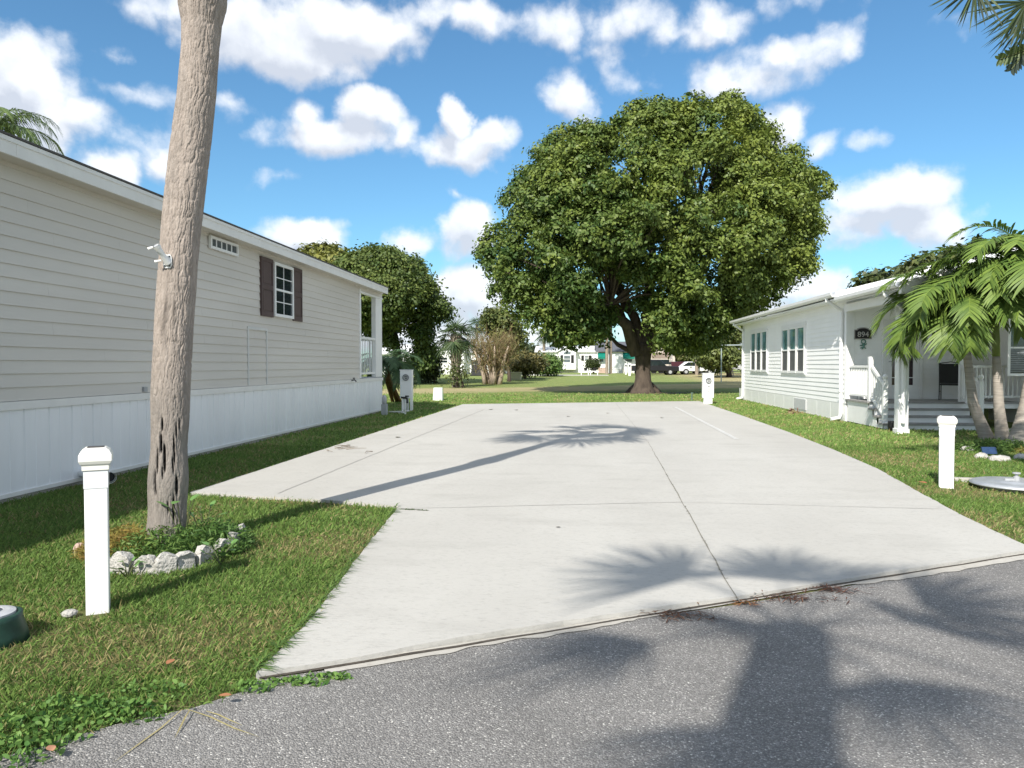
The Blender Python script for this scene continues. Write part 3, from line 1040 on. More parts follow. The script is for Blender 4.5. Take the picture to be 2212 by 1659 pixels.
# roof of the long body (3:12 gable, ridge along Y)
SL = .245
rx0 = RX - .42
rxm = (RX + RXE) / 2
zr0 = RZE + .04
zr1 = zr0 + (rxm - rx0) * SL
rf = MB()
rf.prism([(rx0, YC - .35, zr0), (rxm, YC - .35, zr1), (2 * rxm - rx0, YC - .35, zr0), (2 * rxm - rx0, YC - .35, zr0 + .14), (rxm, YC - .35, zr1 + .14), (rx0, YC - .35, zr0 + .14)], (0, YF + .75 - YC, 0))
rf.build('roof', M_roofw, wh)
MB().prism([(RX + .1, YC - .005, RZE), (rxm, YC - .005, zr1 - .02), (RXE, YC - .005, RZE)], (0, .08, 0)).build('gable_end', M_wsid, wh)
MB().prism([(RX + .1, YF - .09, RZE), (rxm, YF - .09, zr1 - .02), (RXE, YF - .09, RZE)], (0, .08, 0)).build('gable_end', M_wsid, wh)
MB().box(rx0 + .02, YC - .33, RZE - .03, RX - .005, YF + .3, RZE + .012).build('soffit', M_whiteV, wh)


def gutter(y0, y1, x, z, parent):
    prof = [(x, z), (x - .075, z), (x - .11, z + .045), (x - .115, z + .12), (x - .10, z + .12), (x - .095, z + .05), (x - .07, z + .015), (x, z + .015)]
    return MB().prism([(px_, y0, pz_) for px_, pz_ in prof], (0, y1 - y0, 0)).build('gutter', M_whiteV, parent)


gutter(YC - .30, YF + .38, rx0 - .002, zr0 + .01, wh)
# porch roof, a little lower and running forward over the steps
PY0 = 16.55
pz0, px0 = RZE - .10, RX - .36
pr_ = MB()
pxr = 12.2
pr_.prism([(px0, PY0, pz0), (pxr, PY0, pz0 + (pxr - px0) * SL), (pxr, PY0, pz0 + (pxr - px0) * SL + .13), (px0, PY0, pz0 + .13)], (0, YC - .36 - PY0, 0))
pr_.build('porch_roof', M_roofw, wh)
gutter(PY0 + .02, YC - .37, px0 - .002, pz0 + .005, wh)
fb = MB().prism([(px0 + .02, PY0 - .03, pz0 - .12), (pxr, PY0 - .03, pz0 + (pxr - px0) * SL - .12), (pxr, PY0 - .03, pz0 + (pxr - px0) * SL + .10), (px0 + .02, PY0 - .03, pz0 + .10)], (0, .028, 0))
fb.box(px0 + .02, PY0, pz0 - .13, RX + .15, PY0 + .12, pz0 - .005)
fb.build('fascia', M_whiteV, wh)
MB().prism([(px0 + .03, PY0 + .13, pz0 - .03), (pxr, PY0 + .13, pz0 + (pxr - px0) * SL - .03), (pxr, PY0 + .13, pz0 + (pxr - px0) * SL - .004), (px0 + .03, PY0 + .13, pz0 - .004)], (0, YC - .38 - PY0, 0)).build('porch_ceiling', M_whiteV, wh)
# corner column and beam
cx_, cy_ = RX - .01, 17.25
colm = MB().box(cx_ - .11, cy_ - .11, 0, cx_ + .11, cy_ + .11, pz0 - .03)
colm.box(cx_ - .13, cy_ - .13, 0, cx_ + .13, cy_ + .13, .12)
colm.build('porch_column', M_whiteV, wh, bevel=.008)
MB().box(cx_ - .08, cy_ + .112, pz0 - .24, cx_ + .08, YC - .03, pz0 - .035).build('porch_beam', M_whiteV, wh)


def downspout(x, y, ztop, run, parent):
    d_ = MB()
    pts = [Vector((x - run, y, ztop)), Vector((x - run, y, ztop - .08)), Vector((x - .05, y, ztop - .34)), Vector((x - .05, y, ztop - .45)), Vector((x - .05, y, .2)), Vector((x - .08, y, .1)), Vector((x - .32, y - .05, .05))]
    d_.tube(pts, .05, 8)
    for z in (.8, 2.2):
        d_.box(x - .11, y - .06, z, x - .002, y + .06, z + .03)
    return d_.build('downspout', M_whiteV, parent)


downspout(RX, YF - .15, zr0 + .02, .45, wh)
downspout(RX - .02, YC + .22, zr0 + .02, .45, wh)
d_ = MB()
d_.tube([(px0 - .05, cy_ - .02, pz0), (px0 - .05, cy_ - .02, pz0 - .08), (cx_ - .06, cy_ - .16, pz0 - .42), (cx_ - .03, cy_ - .17, pz0 - .6), (cx_ - .03, cy_ - .17, .25)], .045, 8)
d_.build('downspout', M_whiteV, wh)
# deck and steps
DZ, DY, SXR = .63, 19.15, 9.45
dk = MB().box(RX - .04, DY, DZ - .045, 10.85, YC - .03, DZ)
dk.build('porch_deck', M_deck, wh)
st = MB()
tread = MB()
nst, run = 4, .30
rise = DZ / nst
for k in range(nst):
    yk = DY - run * k
    zt = DZ - rise * k
    st.box(RX + .02, yk, zt - rise, SXR if k else 10.85, yk + .03, zt - .046)
    if k:
        tread.box(RX - .02, yk - .03, zt - .045, SXR + .03, yk + run - .001, zt)
st.build('step_riser', M_whiteV, wh)
tread.box(RX - .04, DY - .03, DZ - .044, 10.85, DY - .001, DZ - .001)
tread.build('step_tread', M_deck, wh)
sks = MB()
yy = DY - run * (nst - 1) + .04
while yy < YC - .1:
    kk = min(nst - 1, max(0, math.ceil((DY - yy) / run)))
    sks.box(RX + .005, yy, .03, RX + .018, yy + .125, DZ - rise * kk - .05)
    yy += .13
sks.build('deck_skirt', M_whiteV, wh)


def stair_rail(X, parent, y_wall):
    yl, yu = DY - run * 3 + .12, DY + .12
    zl = DZ - rise * 3
    r = MB()
    for yn, zb, zt in ((yl, zl, zl + 1.0), (yu, DZ, DZ + 1.12)):
        r.box(X - .05, yn - .05, zb, X + .05, yn + .05, zt)
    r.bar((X, yl + .05, zl + .90), (X, yu - .05, DZ + .88), .06, .07)
    r.bar((X, yl + .05, zl + .16), (X, yu - .05, DZ + .12), .05, .05)
    n = 7
    for k in range(1, n):
        t = k / n
        y = yl + (yu - yl) * t
        zz = zl + (DZ - zl) * t
        r.box(X - .017, y - .017, zz + .15, X + .017, y + .017, zz + .88)
    if y_wall:
        r.box(X - .03, yu + .05, DZ + .84, X + .03, y_wall, DZ + .90)
        r.box(X - .025, yu + .05, DZ + .10, X + .025, y_wall, DZ + .15)
        n = int((y_wall - yu) / .11)
        for k in range(1, n):
            y = yu + (y_wall - yu) * k / n
            r.box(X - .017, y - .017, DZ + .15, X + .017, y + .017, DZ + .84)
    ob = r.build('stair_railing', M_white, parent)
    b = MB().lathe([(.02, 0), (.055, .02), (.03, .04), (.05, .06), (.062, .10), (.045, .15), (.012, .17)], (X, yl, zl + 1.0), 14)
    b.build('newel_finial', M_white, ob, smooth=True)
    return ob


stair_rail(RX + .08, wh, YC - .05)
stair_rail(SXR, wh, None)
fr_ = MB()
fr_.box(SXR + .1, DY + .09, DZ + .84, 10.85, DY + .15, DZ + .90)
fr_.box(SXR + .1, DY + .095, DZ + .1, 10.85, DY + .145, DZ + .15)
for k in range(13):
    x = SXR + .15 + k * .105
    fr_.box(x - .017, DY + .10, DZ + .15, x + .017, DY + .135, DZ + .84)
fr_.build('porch_railing', M_white, wh)
# door with glass
dx0, dx1 = PY(1905, 800, YC).x, PY(1992, 800, YC).x
df = MB()
df.box(dx0, YC - .05, DZ, dx0 + .09, YC - .004, DZ + 2.12); df.box(dx1 - .09, YC - .05, DZ, dx1, YC - .004, DZ + 2.12)
df.box(dx0 + .09, YC - .05, DZ + 2.03, dx1 - .09, YC - .004, DZ + 2.12)
df.box(dx0 + .02, YC - .14, DZ + .002, dx1 - .02, YC - .052, DZ + .035)
df.build('door_frame', M_whiteV, wh)
dl = MB()
a0, a1, z0, z1 = dx0 + .095, dx1 - .095, DZ + .04, DZ + 2.025
dl.box(a0, YC - .035, z0, a0 + .15, YC - .006, z1); dl.box(a1 - .15, YC - .035, z0, a1, YC - .006, z1)
dl.box(a0 + .15, YC - .035, z0, a1 - .15, YC - .006, z0 + .33); dl.box(a0 + .15, YC - .035, z1 - .15, a1 - .15, YC - .006, z1)
dl.box((a0 + a1) / 2 - .012, YC - .032, z0 + .33, (a0 + a1) / 2 + .012, YC - .02, z1 - .15)
for z in (z0 + .52, z1 - .36):
    dl.box(a0 + .15, YC - .031, z, a1 - .15, YC - .021, z + .022)
door = dl.build('door', M_whiteV, wh)
MB().box(a0 + .15, YC - .018, z0 + .33, a1 - .15, YC - .007, z1 - .15).build('pane', mat('door_glass', (0.045, 0.03, 0.035), .06, .3, 3, spec=.8), door)
MB().tube([(a0 + .07, YC - .04, DZ + 1.0), (a0 + .07, YC - .09, DZ + 1.0), (a0 + .16, YC - .09, DZ + 1.0)], .012, 8).build('handle', M_grey, door)
# wing window with blinds
a, b = PY(2176, 690, YW), PY(2208, 812, YW)
wf = MB()
x0, x1, z0, z1 = a.x, a.x + .95, b.z, a.z
wf.box(x0, YW - .05, z0, x1, YW - .005, z0 + .06); wf.box(x0, YW - .05, z1 - .06, x1, YW - .005, z1)
wf.box(x0, YW - .05, z0 + .06, x0 + .06, YW - .005, z1 - .06); wf.box(x1 - .06, YW - .05, z0 + .06, x1, YW - .005, z1 - .06)
wf.box(x0 + .06, YW - .042, (z0 + z1) / 2 - .02, x1 - .06, YW - .006, (z0 + z1) / 2 + .02)
w_ = wf.build('window', M_whiteV, wh)
MB().box(x0 + .06, YW - .03, z0 + .06, x1 - .06, YW - .021, z1 - .06).build('pane', M_glass, w_)
bl = MB()
z = z0 + .09
while z < (z0 + z1) / 2 - .04:
    bl.box(x0 + .07, YW - .041, z, x1 - .07, YW - .033, z + .022)
    z += .045
bl.build('blind', mat('blind', (0.22, 0.24, 0.26), .6, .1), w_)
# roof vent pipe and skylight
q = PD(2006, 612, 23.5)
vp = MB().tube([q + Vector((0, 0, -.5)), q + Vector((0, 0, .35))], .05, 10)
vp.tube([q + Vector((0, 0, .02)), q + Vector((0, 0, .12))], .085, 10)
vp.tube([q + Vector((0, 0, .35)), q + Vector((0, 0, .62))], .025, 8)
vp.tube([q + Vector((-.0, 0, .52)), q + Vector((0, 0, .58))], .06, 8)
vp.build('vent_pipe', M_whiteV, wh)
q = PD(2045, 592, 24.5)
sky_ = MB().box(q.x - .55, q.y - .45, q.z - .30, q.x + .55, q.y + .45, q.z - .06)
sl = sky_.build('skylight', M_whiteV, wh)
dm = MB().lathe([(.52, 0), (.5, .06), (.42, .15), (.28, .21), (.1, .24), (.01, .245)], (q.x, q.y, q.z - .06), 24)
dm.build('dome', mat('smoked_dome', (0.03, 0.028, 0.028), .08, .2, spec=.7), sl, smooth=True)

# number plaque, metal ornament
p0, p1 = PY(1844, 733, YC), PY(1882, 712, YC)
sgx, sgz = (p0.x + p1.x) / 2, (p0.z + p1.z) / 2
w2, h2 = (p1.x - p0.x) / 2, (p1.z - p0.z) / 2
sg = thing('house_number_sign', (sgx, YC - .03, sgz), 'black arched house number plaque reading 894 with silver rim on white porch wall', 'sign')


def arch(w, h, rise_, y, n=14):
    pts = [(sgx - w, y, sgz - h), (sgx + w, y, sgz - h), (sgx + w, y, sgz + h)]
    pts += [(sgx + w * .72 * math.cos(math.pi * k / n), y, sgz + h + rise_ * math.sin(math.pi * k / n)) for k in range(n + 1)]
    pts += [(sgx - w, y, sgz + h)]
    return pts


MB().prism(arch(w2, h2, .06, YC - .045), (0, .022, 0)).build('rim', mat('silver_rim', (0.42, 0.40, 0.38), .4, .15, 20, metallic=.5), sg)
MB().prism(arch(w2 - .022, h2 - .022, .055, YC - .052), (0, .006, 0)).build('face', mat('plaque_black', (0.02, 0.016, 0.018), .4), sg)
text_mesh('number', '894', .20, mat('number_silver', (0.50, 0.48, 0.46), .4, .1), sg, Matrix.Translation((sgx, YC - .056, sgz - .005)) @ Matrix.Rotation(R(90), 4, 'X'))
q = PY(1864, 744, YC)
orn = MB()
oy = YC - .035
ring = [(q.x + .055 * math.cos(t), oy, q.z + .075 + .055 * math.sin(t)) for t in np.linspace(0, 2 * math.pi, 13)]
orn.tube(ring, .014, 6)
orn.tube([(q.x, oy, q.z + .02), (q.x + .01, oy, q.z - .07), (q.x - .04, oy, q.z - .13)], [.016, .03, .01], 6)
orn.tube([(q.x - .09, oy, q.z - .03), (q.x, oy, q.z - .02), (q.x + .09, oy, q.z + .015)], [.012, .02, .012], 6)
orn.tube([(q.x - .08, oy, q.z - .10), (q.x, oy, q.z - .07), (q.x + .07, oy, q.z - .11)], [.012, .016, .012], 6)
tag(orn.build('wall_ornament', mat('verdigris', (0.10, 0.22, 0.18), .6, .3, 15)), 'small green metal creature ornament hanging under the 894 plaque', 'ornament')

# black patio chairs
def patio_chair(c, rz, label, name='patio_chair'):
    root = thing(name, (0, 0, 0), label, 'chair', 'black patio chairs by the porch')
    f = MB()
    for sx in (-.25, .25):
        f.tube([(sx, -.24, 0), (sx, -.22, .35), (sx, -.24, .58), (sx, .05, .66), (sx, .20, .64)], .014, 6)
        f.tube([(sx, .27, 0), (sx, .20, .35), (sx, .22, .64), (sx, .30, .95)], .014, 6)
        f.tube([(sx, -.24, .22), (sx, .23, .22)], .01, 6)
    f.tube([(-.25, .30, .95), (0, .31, .99), (.25, .30, .95)], .014, 6)
    f.build('frame', M_dark, root)
    s_ = MB().prism([(-.24, -.24, .40), (.24, -.24, .40), (.24, .22, .38), (-.24, .22, .38)], (0, 0, .045))
    s_.build('seat', M_black, root, bevel=.012)
    b_ = MB().prism([(-.235, .225, .44), (.235, .225, .44), (.235, .30, .94), (-.235, .30, .94)], (0, .02, 0))
    b_.build('backrest', M_black, root)
    root.location = c
    root.rotation_euler.z = rz
    return root


q = G(2176, 915)
# build at the origin, then move
patio_chair((q.x + .25, q.y + .15, .02), R(-65), 'black metal patio chair with arms on the ground beside the palm trunks')
patio_chair((PY(2050, 850, 20.1).x + .1, 20.2, DZ), R(150), 'low black chair behind the shaded porch railing')
pad = MB().box(10.0, 17.0, -.02, 14, 18.7, .018)
tag(pad.build('patio', M_conc), 'pale patio slab beside the porch steps', 'patio', kind='structure')
# small pots beside the column
for (px_, py_, r_, h_, m_, lab) in ((1927, 932, .10, .24, M_black, 'dark little plant pot left of the porch column'), (1954, 922, .07, .14, mat('pot_glaze', (.10, .16, .15), .3, .3, 20), 'small grey green glazed jar right of the porch column')):
    q = G(px_, py_)
    tag(MB().lathe([(r_ * .7, 0), (r_, h_ * .5), (r_ * .9, h_ * .85), (r_ * .95, h_), (r_ * .75, h_), (r_ * .7, h_ * .9)], (q.x, q.y, 0), 18).build('plant_pot', m_, smooth=True), lab, 'pot')
# wire basket on the deck corner
q = PD(1858, 850, 20.2)
bs = MB()
bx, by = RX + .35, YC - .55
for k in range(9):
    x = bx - .2 + .05 * k
    bs.tube([(x, by - .12, DZ + .02), (x, by - .12, DZ + .14)], .006, 5)
bs.tube([(bx - .22, by - .12, DZ + .14), (bx + .22, by - .12, DZ + .14)], .009, 5)
bs.tube([(bx - .22, by - .12, DZ + .02), (bx + .22, by - .12, DZ + .02)], .009, 5)
bs.tube([(bx - .22, by + .12, DZ + .14), (bx + .22, by + .12, DZ + .14)], .009, 5)
for x in (bx - .22, bx + .22):
    bs.tube([(x, by - .12, DZ + .14), (x, by + .12, DZ + .14), (x, by + .12, DZ + .004)], .009, 5)
    bs.tube([(x, by - .12, DZ + .14), (x, by - .12, DZ + .004)], .009, 5)
tag(bs.build('wire_rack', M_grey), 'grey wire boot rack on the porch deck by the corner', 'rack')


# ------------------------------------------------------------------ lamp posts with solar caps
def lamp_post(base, w, h, rz, label):
    root = thing('lamp_post', (0, 0, 0), label, 'lamp post', 'white solar lamp posts beside the street')
    s = MB().box(-w / 2, -w / 2, -.03, w / 2, w / 2, h - .14)
    s.build('post', M_whiteV, root, bevel=.006)
    e = w / 2 + .003
    MB().box(-e, -e, h - .25, e, e, h - .142).build('sleeve', mat('lens_white', (.70, .72, .73), .3, .03), root)
    c = MB()
    k = w / 2

    def sq(r, z): return [(-r, -r, z), (r, -r, z), (r, r, z), (-r, r, z)]
    lev = [(k + .006, h - .14), (k + .010, h - .138), (k + .010, h - .105), (k + .018, h - .10), (k + .027, h - .08), (k + .027, h - .045), (k + .014, h - .018), (k - .008, h)]
    vs = []
    for r_, z_ in lev: vs += sq(r_, z_)
    fs = [(4 * i + j, 4 * i + (j + 1) % 4, 4 * i + 4 + (j + 1) % 4, 4 * i + 4 + j) for i in range(len(lev) - 1) for j in range(4)]
    fs += [(0, 3, 2, 1), tuple(4 * (len(lev) - 1) + j for j in range(4))]
    c.add(vs, fs)
    cp = c.build('cap', mat('cap_cream', (.78, .77, .71), .35, .03), root, bevel=.003)
    MB().box(-w * .36, -w * .36, h - .004, w * .36, w * .36, h + .003).build('solar_panel', mat('solar_cell', (.035, .025, .03), .15, .3, 40), cp)
    root.location = base
    root.rotation_euler.z = rz
    return root


lpl = G(199, 1327)
lamp_post((lpl.x, lpl.y + .06, 0), .128, 1.035, R(31), 'white square lamp post with solar cap in the lawn near the ringed palm')
lpr = G(2050, 1055)
lamp_post((lpr.x, lpr.y + .08, 0), .162, .905, R(-22), 'white square lamp post on the lawn by the round grey lid')
q = G(2082, 1040)
cb = MB().prism([(q.x - .14, q.y - .04, -.02), (q.x + .16, q.y - .09, -.02), (q.x + .18, q.y + .02, -.02), (q.x - .12, q.y + .07, -.02)], (0, 0, .07))
tag(cb.build('concrete_chunk', M_conc2, bevel=.012), 'flat pale concrete chunk behind the foot of the right lamp post', 'stone')

# ------------------------------------------------------------------ round access lids
q = G(-24, 1388)
la = thing('valve_riser', (q.x, q.y, 0), 'round dark green valve riser with grey lid at the left lawn edge', 'valve box')
rr_ = .150
MB().lathe([(rr_ + .05, -.05), (rr_ + .035, .05), (rr_ + .012, .13), (rr_ + .012, .155), (rr_ - .01, .16), (rr_ - .012, .145)], (q.x, q.y, 0), 48).build('body', mat('green_plastic', (.012, .045, .03), .45, .35, 12), la, smooth=True)
ld = MB().lathe([(rr_ - .02, .12), (rr_ - .02, .168), (rr_ - .05, .176), (.07, .178), (.065, .170), (.004, .172)], (q.x, q.y, 0), 48).build('lid', mat('lid_grey', (.40, .41, .43), .5, .12, 14), la, smooth=False)
MB().lathe([(.05, .165), (.055, .185), (.04, .195), (.005, .197)], (q.x, q.y, 0), 24).build('knob', M_dark, ld)
q = G(2195, 1056)
lb = thing('access_lid', (q.x, q.y, 0), 'wide round grey metal access lid with bolt on the right lawn', 'access cover')
M_galv = mat('galvanised', (.50, .52, .54), .42, .12, 9, metallic=.55)
MB().lathe([(.40, -.05), (.42, .03), (.44, .05)], (q.x, q.y, 0), 56).build('rim', mat('concrete_ring', (.45, .44, .42), .8, .1), lb)
lid = MB().lathe([(.48, .045), (.50, .05), (.505, .065), (.47, .085), (.40, .095), (.28, .098), (.26, .11), (.22, .114), (.005, .115)], (q.x, q.y, 0), 64).build('lid', M_galv, lb, smooth=True)
k_ = MB().lathe([(.035, .11), (.035, .16), (.02, .165), (.018, .19), (.045, .195), (.045, .21), (.005, .215)], (q.x - .02, q.y - .04, 0), 14)
k_.box(q.x - .02, q.y - .055, .112, q.x - .16, q.y - .03, .135)
k_.build('bolt', M_grey, lid)


# ------------------------------------------------------------------ utility pedestals
def pedestal(c, w, d, h, z0, number, label):
    root = thing('utility_pedestal', c, label, 'utility pedestal', 'white electric pedestals behind the pad')
    x, y = c[0], c[1]
    b = MB().box(x - w / 2, y, z0, x + w / 2, y + d, h)
    b.prism([(x - w / 2 - .015, y - .025, h), (x + w / 2 + .015, y - .025, h), (x + w / 2 + .015, y + d, h + .0), (x - w / 2 - .015, y + d, h)], (0, 0, .02))
    b.box(x - w / 2 + .012, y - .01, z0 + .02, x + w / 2 - .012, y - .001, (z0 + h) / 2 + .03)
    b.build('cabinet', M_whiteV, root, bevel=.006)
    lg = MB()
    if number:
        lg.box(x - w / 2 + .05, y + .03, 0, x + w / 2 - .05, y + d - .02, z0)
    else:
        lg.box(x - w / 2 + .02, y + d - .06, 0, x - w / 2 + .10, y + d - .03, z0)
        lg.box(x + w / 2 - .06, y, 0, x + w / 2 - .005, y + d - .01, z0)
        lg.tube([(x - .04, y + .08, 0), (x - .04, y + .08, z0)], .045, 10)
        lg.tube([(x + .05, y + .1, 0), (x + .05, y + .1, z0)], .03, 10)
    lg.build('support', M_whiteV, root)
    zm = h - .24 if not number else h - .26
    xm = x
    mt = MB()
    ringp = [(.105, 0), (.112, -.02), (.105, -.045), (.085, -.05), (.083, -.02)]
    o0 = len(mt.v)
    n = 28
    for r_, yy_ in ringp:
        for k in range(n):
            t = 2 * math.pi * k / n
            mt.v.append((xm + r_ * math.cos(t), y - .012 + yy_, zm + r_ * math.sin(t)))
    for i in range(len(ringp) - 1):
        for k in range(n):
            mt.f.append((o0 + i * n + k, o0 + i * n + (k + 1) % n, o0 + (i + 1) * n + (k + 1) % n, o0 + (i + 1) * n + k))
    mo = mt.build('meter', mat('meter_ring', (.20, .21, .22), .35, .2, 20, metallic=.6), root, smooth=True)
    fc = MB().tube([(xm, y - .005, zm), (xm, y - .035, zm)], .083, 24)
    fc.build('dial', mat('dial_face', (.42, .43, .42), .2, .15, 20), mo)
    MB().box(xm - .045, y - .044, zm + .01, xm + .05, y - .036, zm + .035).box(xm - .01, y - .043, zm - .05, xm + .035, y - .036, zm - .02).build('display', M_dark, mo)
    if number:
        for k, ch in enumerate(number):
            text_mesh('number', ch, .115, M_dark, root, Matrix.Translation((x + .01, y - .014, h - .50 - .095 * k)) @ Matrix.Rotation(R(90), 4, 'X') @ Matrix.Rotation(R(-90), 4, 'Z'), .002)
    return root


q = G(877, 888)
pedestal((q.x, q.y, 0), .40, .22, 1.36, .42, None, 'shaded white electric pedestal with round meter beside the porch end')
q = G(1530, 874)
pedestal((q.x, q.y, 0), .42, .24, 1.20, .26, '893', 'sunlit white electric pedestal numbered 893 by the pad corner')
# green hydrant-like tap
q = G(1494.5, 866)
tp = MB().tube([(q.x, q.y, 0), (q.x, q.y, .30), (q.x, q.y, .36)], [.035, .03, .02], 8)
tp.tube([(q.x - .05, q.y, .33), (q.x + .06, q.y, .33)], .018, 6)
tp.lathe([(.05, 0), (.05, .03), (.03, .04)], (q.x, q.y, 0), 10)
tag(tp.build('yard_tap', mat('tap_green', (.10, .16, .12), .6, .2)), 'short green standing yard tap at the pad back edge', 'tap')
# plumbing beside the left pedestal
q = G(846, 895)
wv = thing('water_hookup', (q.x, q.y, 0), 'white pipe hookup with black valve between the porch end and the pedestal', 'pipework')
m_ = MB()
m_.tube([q + Vector((.1, .25, .03)), q + Vector((.30, .2, .035)), q + Vector((.42, .05, .03)), q + Vector((.42, .0, -.02))], .035, 8)
m_.tube([q + Vector((.30, .2, .03)), q + Vector((.30, .2, .55))], .03, 8)
m_.build('pipe', M_whiteV, wv)
m_ = MB().tube([q + Vector((.26, .2, .52)), q + Vector((.45, .16, .50)), q + Vector((.47, .12, .35))], .035, 8)
m_.lathe([(.06, 0), (.065, .02), (.06, .04)], q + Vector((.45, .16, .54)), 10)
m_.build('valve', M_black, wv)
hose = [q + Vector((.20 + .25 * math.cos(t) * (1 + .05 * t), .1 + .10 * math.sin(t), .03 + .012 * t)) for t in np.linspace(0, 7, 24)]
tag(MB().tube(hose, .018, 6).build('garden_hose', mat('hose_white', (.6, .6, .58), .5)), 'coiled pale hose on the ground behind the porch end', 'hose')
q = G(829, 897)
gb = thing('cleanout_box', (q.x, q.y, 0), 'grey pipe box with rounded cap tight against the porch end', 'utility box')
MB().box(q.x - .07, q.y - .05, 0, q.x + .10, q.y + .12, .34).build('box', M_grey, gb, bevel=.01)
MB().lathe([(.05, .34), (.075, .36), (.075, .52), (.05, .60), (.01, .62)], (q.x + .01, q.y + .03, 0), 16).build('cap', mat('cap_grey', (.45, .45, .46), .5), gb, smooth=True)
# pale telecom box
q = G(945, 866)
tb_ = thing('telecom_box', (q.x, q.y, 0), 'small pale green telecom box standing on the sunny lawn', 'utility box')
m_ = MB()
bw, bd, bh = .42, .32, .56
m_.add([(q.x - bw / 2, q.y, -.02), (q.x + bw / 2, q.y, -.02), (q.x + bw / 2, q.y + bd, -.02), (q.x - bw / 2, q.y + bd, -.02),
        (q.x - bw / 2 + .03, q.y + .03, bh), (q.x + bw / 2 - .0, q.y + .03, bh), (q.x + bw / 2 - .02, q.y + bd - .03, bh), (q.x - bw / 2 + .03, q.y + bd - .03, bh)],
       [(0, 3, 2, 1), (4, 5, 6, 7), (0, 1, 5, 4), (1, 2, 6, 5), (2, 3, 7, 6), (3, 0, 4, 7)])
M_pgreen = mat('pale_green', (.62, .68, .60), .5, .06, 8)
m_.build('body', M_pgreen, tb_, bevel=.015)
fr2 = MB().prism([(q.x - .12, q.y - .004, .08), (q.x + .14, q.y - .004, .08), (q.x + .14, q.y + .012, bh - .08), (q.x - .10, q.y + .012, bh - .08)], (0, .008, 0))
fr2.build('door', mat('pale_green_door', (.56, .63, .56), .5, .06, 8), tb_)
# ------------------------------------------------------------------ palms: fronds
UP = Vector((0, 0, 1))


def fan_frond(L, base, az, el, plen, flen, nseg, c1, c2, sag=.35, spread=125, w=.045, droop=.25, hang=0.0):
    """palmate frond: stalk plus a folded fan of pointed segments"""
    d = Vector((math.sin(az) * math.cos(el), math.cos(az) * math.cos(el), math.sin(el)))
    pts = [base + d * (plen * t) - UP * (sag * plen * t * t) for t in np.linspace(0, 1, 5)]
    m = MB().tube(pts, [.022, .018, .014, .012, .010], 5, cap=False)
    L.mb(m, np.array(c1) * .9 + np.array((.02, .015, 0)))
    tip = pts[-1]
    fd = (pts[-1] - pts[-2]).normalized()
    fd = (fd - UP * hang).normalized()
    sd_ = fd.cross(UP)
    sd_ = sd_.normalized() if sd_.length > 1e-3 else Vector((1, 0, 0))
    nr = sd_.cross(fd)
    roll = rng.normal() * .35
    sd_, nr = sd_ * math.cos(roll) + nr * math.sin(roll), nr * math.cos(roll) - sd_ * math.sin(roll)
    a = np.radians(np.linspace(-spread, spread, nseg)) + rng.normal(size=nseg) * .02
    fd_, s_, n_ = np.array(fd), np.array(sd_), np.array(nr)
    dr = np.cos(a)[:, None] * fd_ + np.sin(a)[:, None] * s_ + n_ * .10
    dr = unit(dr)
    side = unit(np.cross(dr, n_) + n_ * (.5 * (-1) ** np.arange(nseg))[:, None])
    ln = flen * (.72 + .28 * np.cos(a * .7)) * rng.uniform(.9, 1.1, nseg)
    V, F = blades(np.tile(np.array(tip), (nseg, 1)), dr, side, ln, w * flen, droop * rng.uniform(.5, 1.5, nseg), 4, 'leaf')
    t = rng.uniform(0, 1, nseg)[:, None]
    C = np.array(c1) + (np.array(c2) - np.array(c1)) * t
    L.put(V, F, np.repeat(C, 10, axis=0))


def pinnate_frond(L, base, az, el, length, nl, llen, c1, c2, bend=1.1, w=.035, vee=.35, droop=.35, stem=.016, twist=0.0, fwd=.55):
    """feather frond: arching midrib with two rows of leaflets"""
    n = 16
    pts = [Vector(base)]
    e = el
    stp = length / n
    dirs = []
    for k in range(n):
        d = Vector((math.sin(az) * math.cos(e), math.cos(az) * math.cos(e), math.sin(e)))
        dirs.append(d)
        pts.append(pts[-1] + d * stp)
        e -= bend / n * (.45 + 1.1 * k / n)
    m = MB().tube(pts, list(np.linspace(stem, .003, n + 1)), 5, cap=False)
    L.mb(m, np.array(c2) * 1.05)
    t = np.linspace(.10, .995, nl)
    P_ = np.array([list(p) for p in pts])
    ti = t * n
    i0 = np.minimum(ti.astype(int), n - 1)
    fr = (ti - i0)[:, None]
    pos = P_[i0] * (1 - fr) + P_[i0 + 1] * fr
    D_ = np.array([list(d) for d in dirs])[i0]
    S_ = unit(np.cross(D_, np.array([0, 0, 1.0])))
    N_ = np.cross(S_, D_)
    for sg_ in (-1, 1):
        k_ = fwd + .5 * t
        ax = unit(S_ * sg_ + D_ * k_[:, None] + N_ * vee + rng.normal(size=(nl, 3)) * .07)
        ln = llen * (np.sin(np.pi * np.clip(.12 + .80 * t, 0, 1)) ** .6) * rng.uniform(.88, 1.1, nl)
        side = unit(np.cross(ax, N_) + N_ * .25 * sg_)
        V, F = blades(pos, ax, side, ln, w, droop * rng.uniform(.6, 1.5, nl), 4, 'leaf')
        tt = np.clip(rng.uniform(0, 1, nl) * .6 + .4 * t, 0, 1)[:, None]
        C = np.array(c1) + (np.array(c2) - np.array(c1)) * tt
        L.put(V, F, np.repeat(C, 10, axis=0))


def fan_crown(L, c, n, plen, flen, nseg, c1, c2, lo=-50, hi=75, azr=(0, 360), **k):
    for i in range(n):
        az = R(azr[0] + (azr[1] - azr[0]) * ((i * .618) % 1))
        el = R(hi + (lo - hi) * ((i + .5) / n) + rng.normal() * 6)
        fan_frond(L, Vector(c), az, el, plen * rng.uniform(.8, 1.15), flen * rng.uniform(.85, 1.1), nseg, c1, c2, **k)


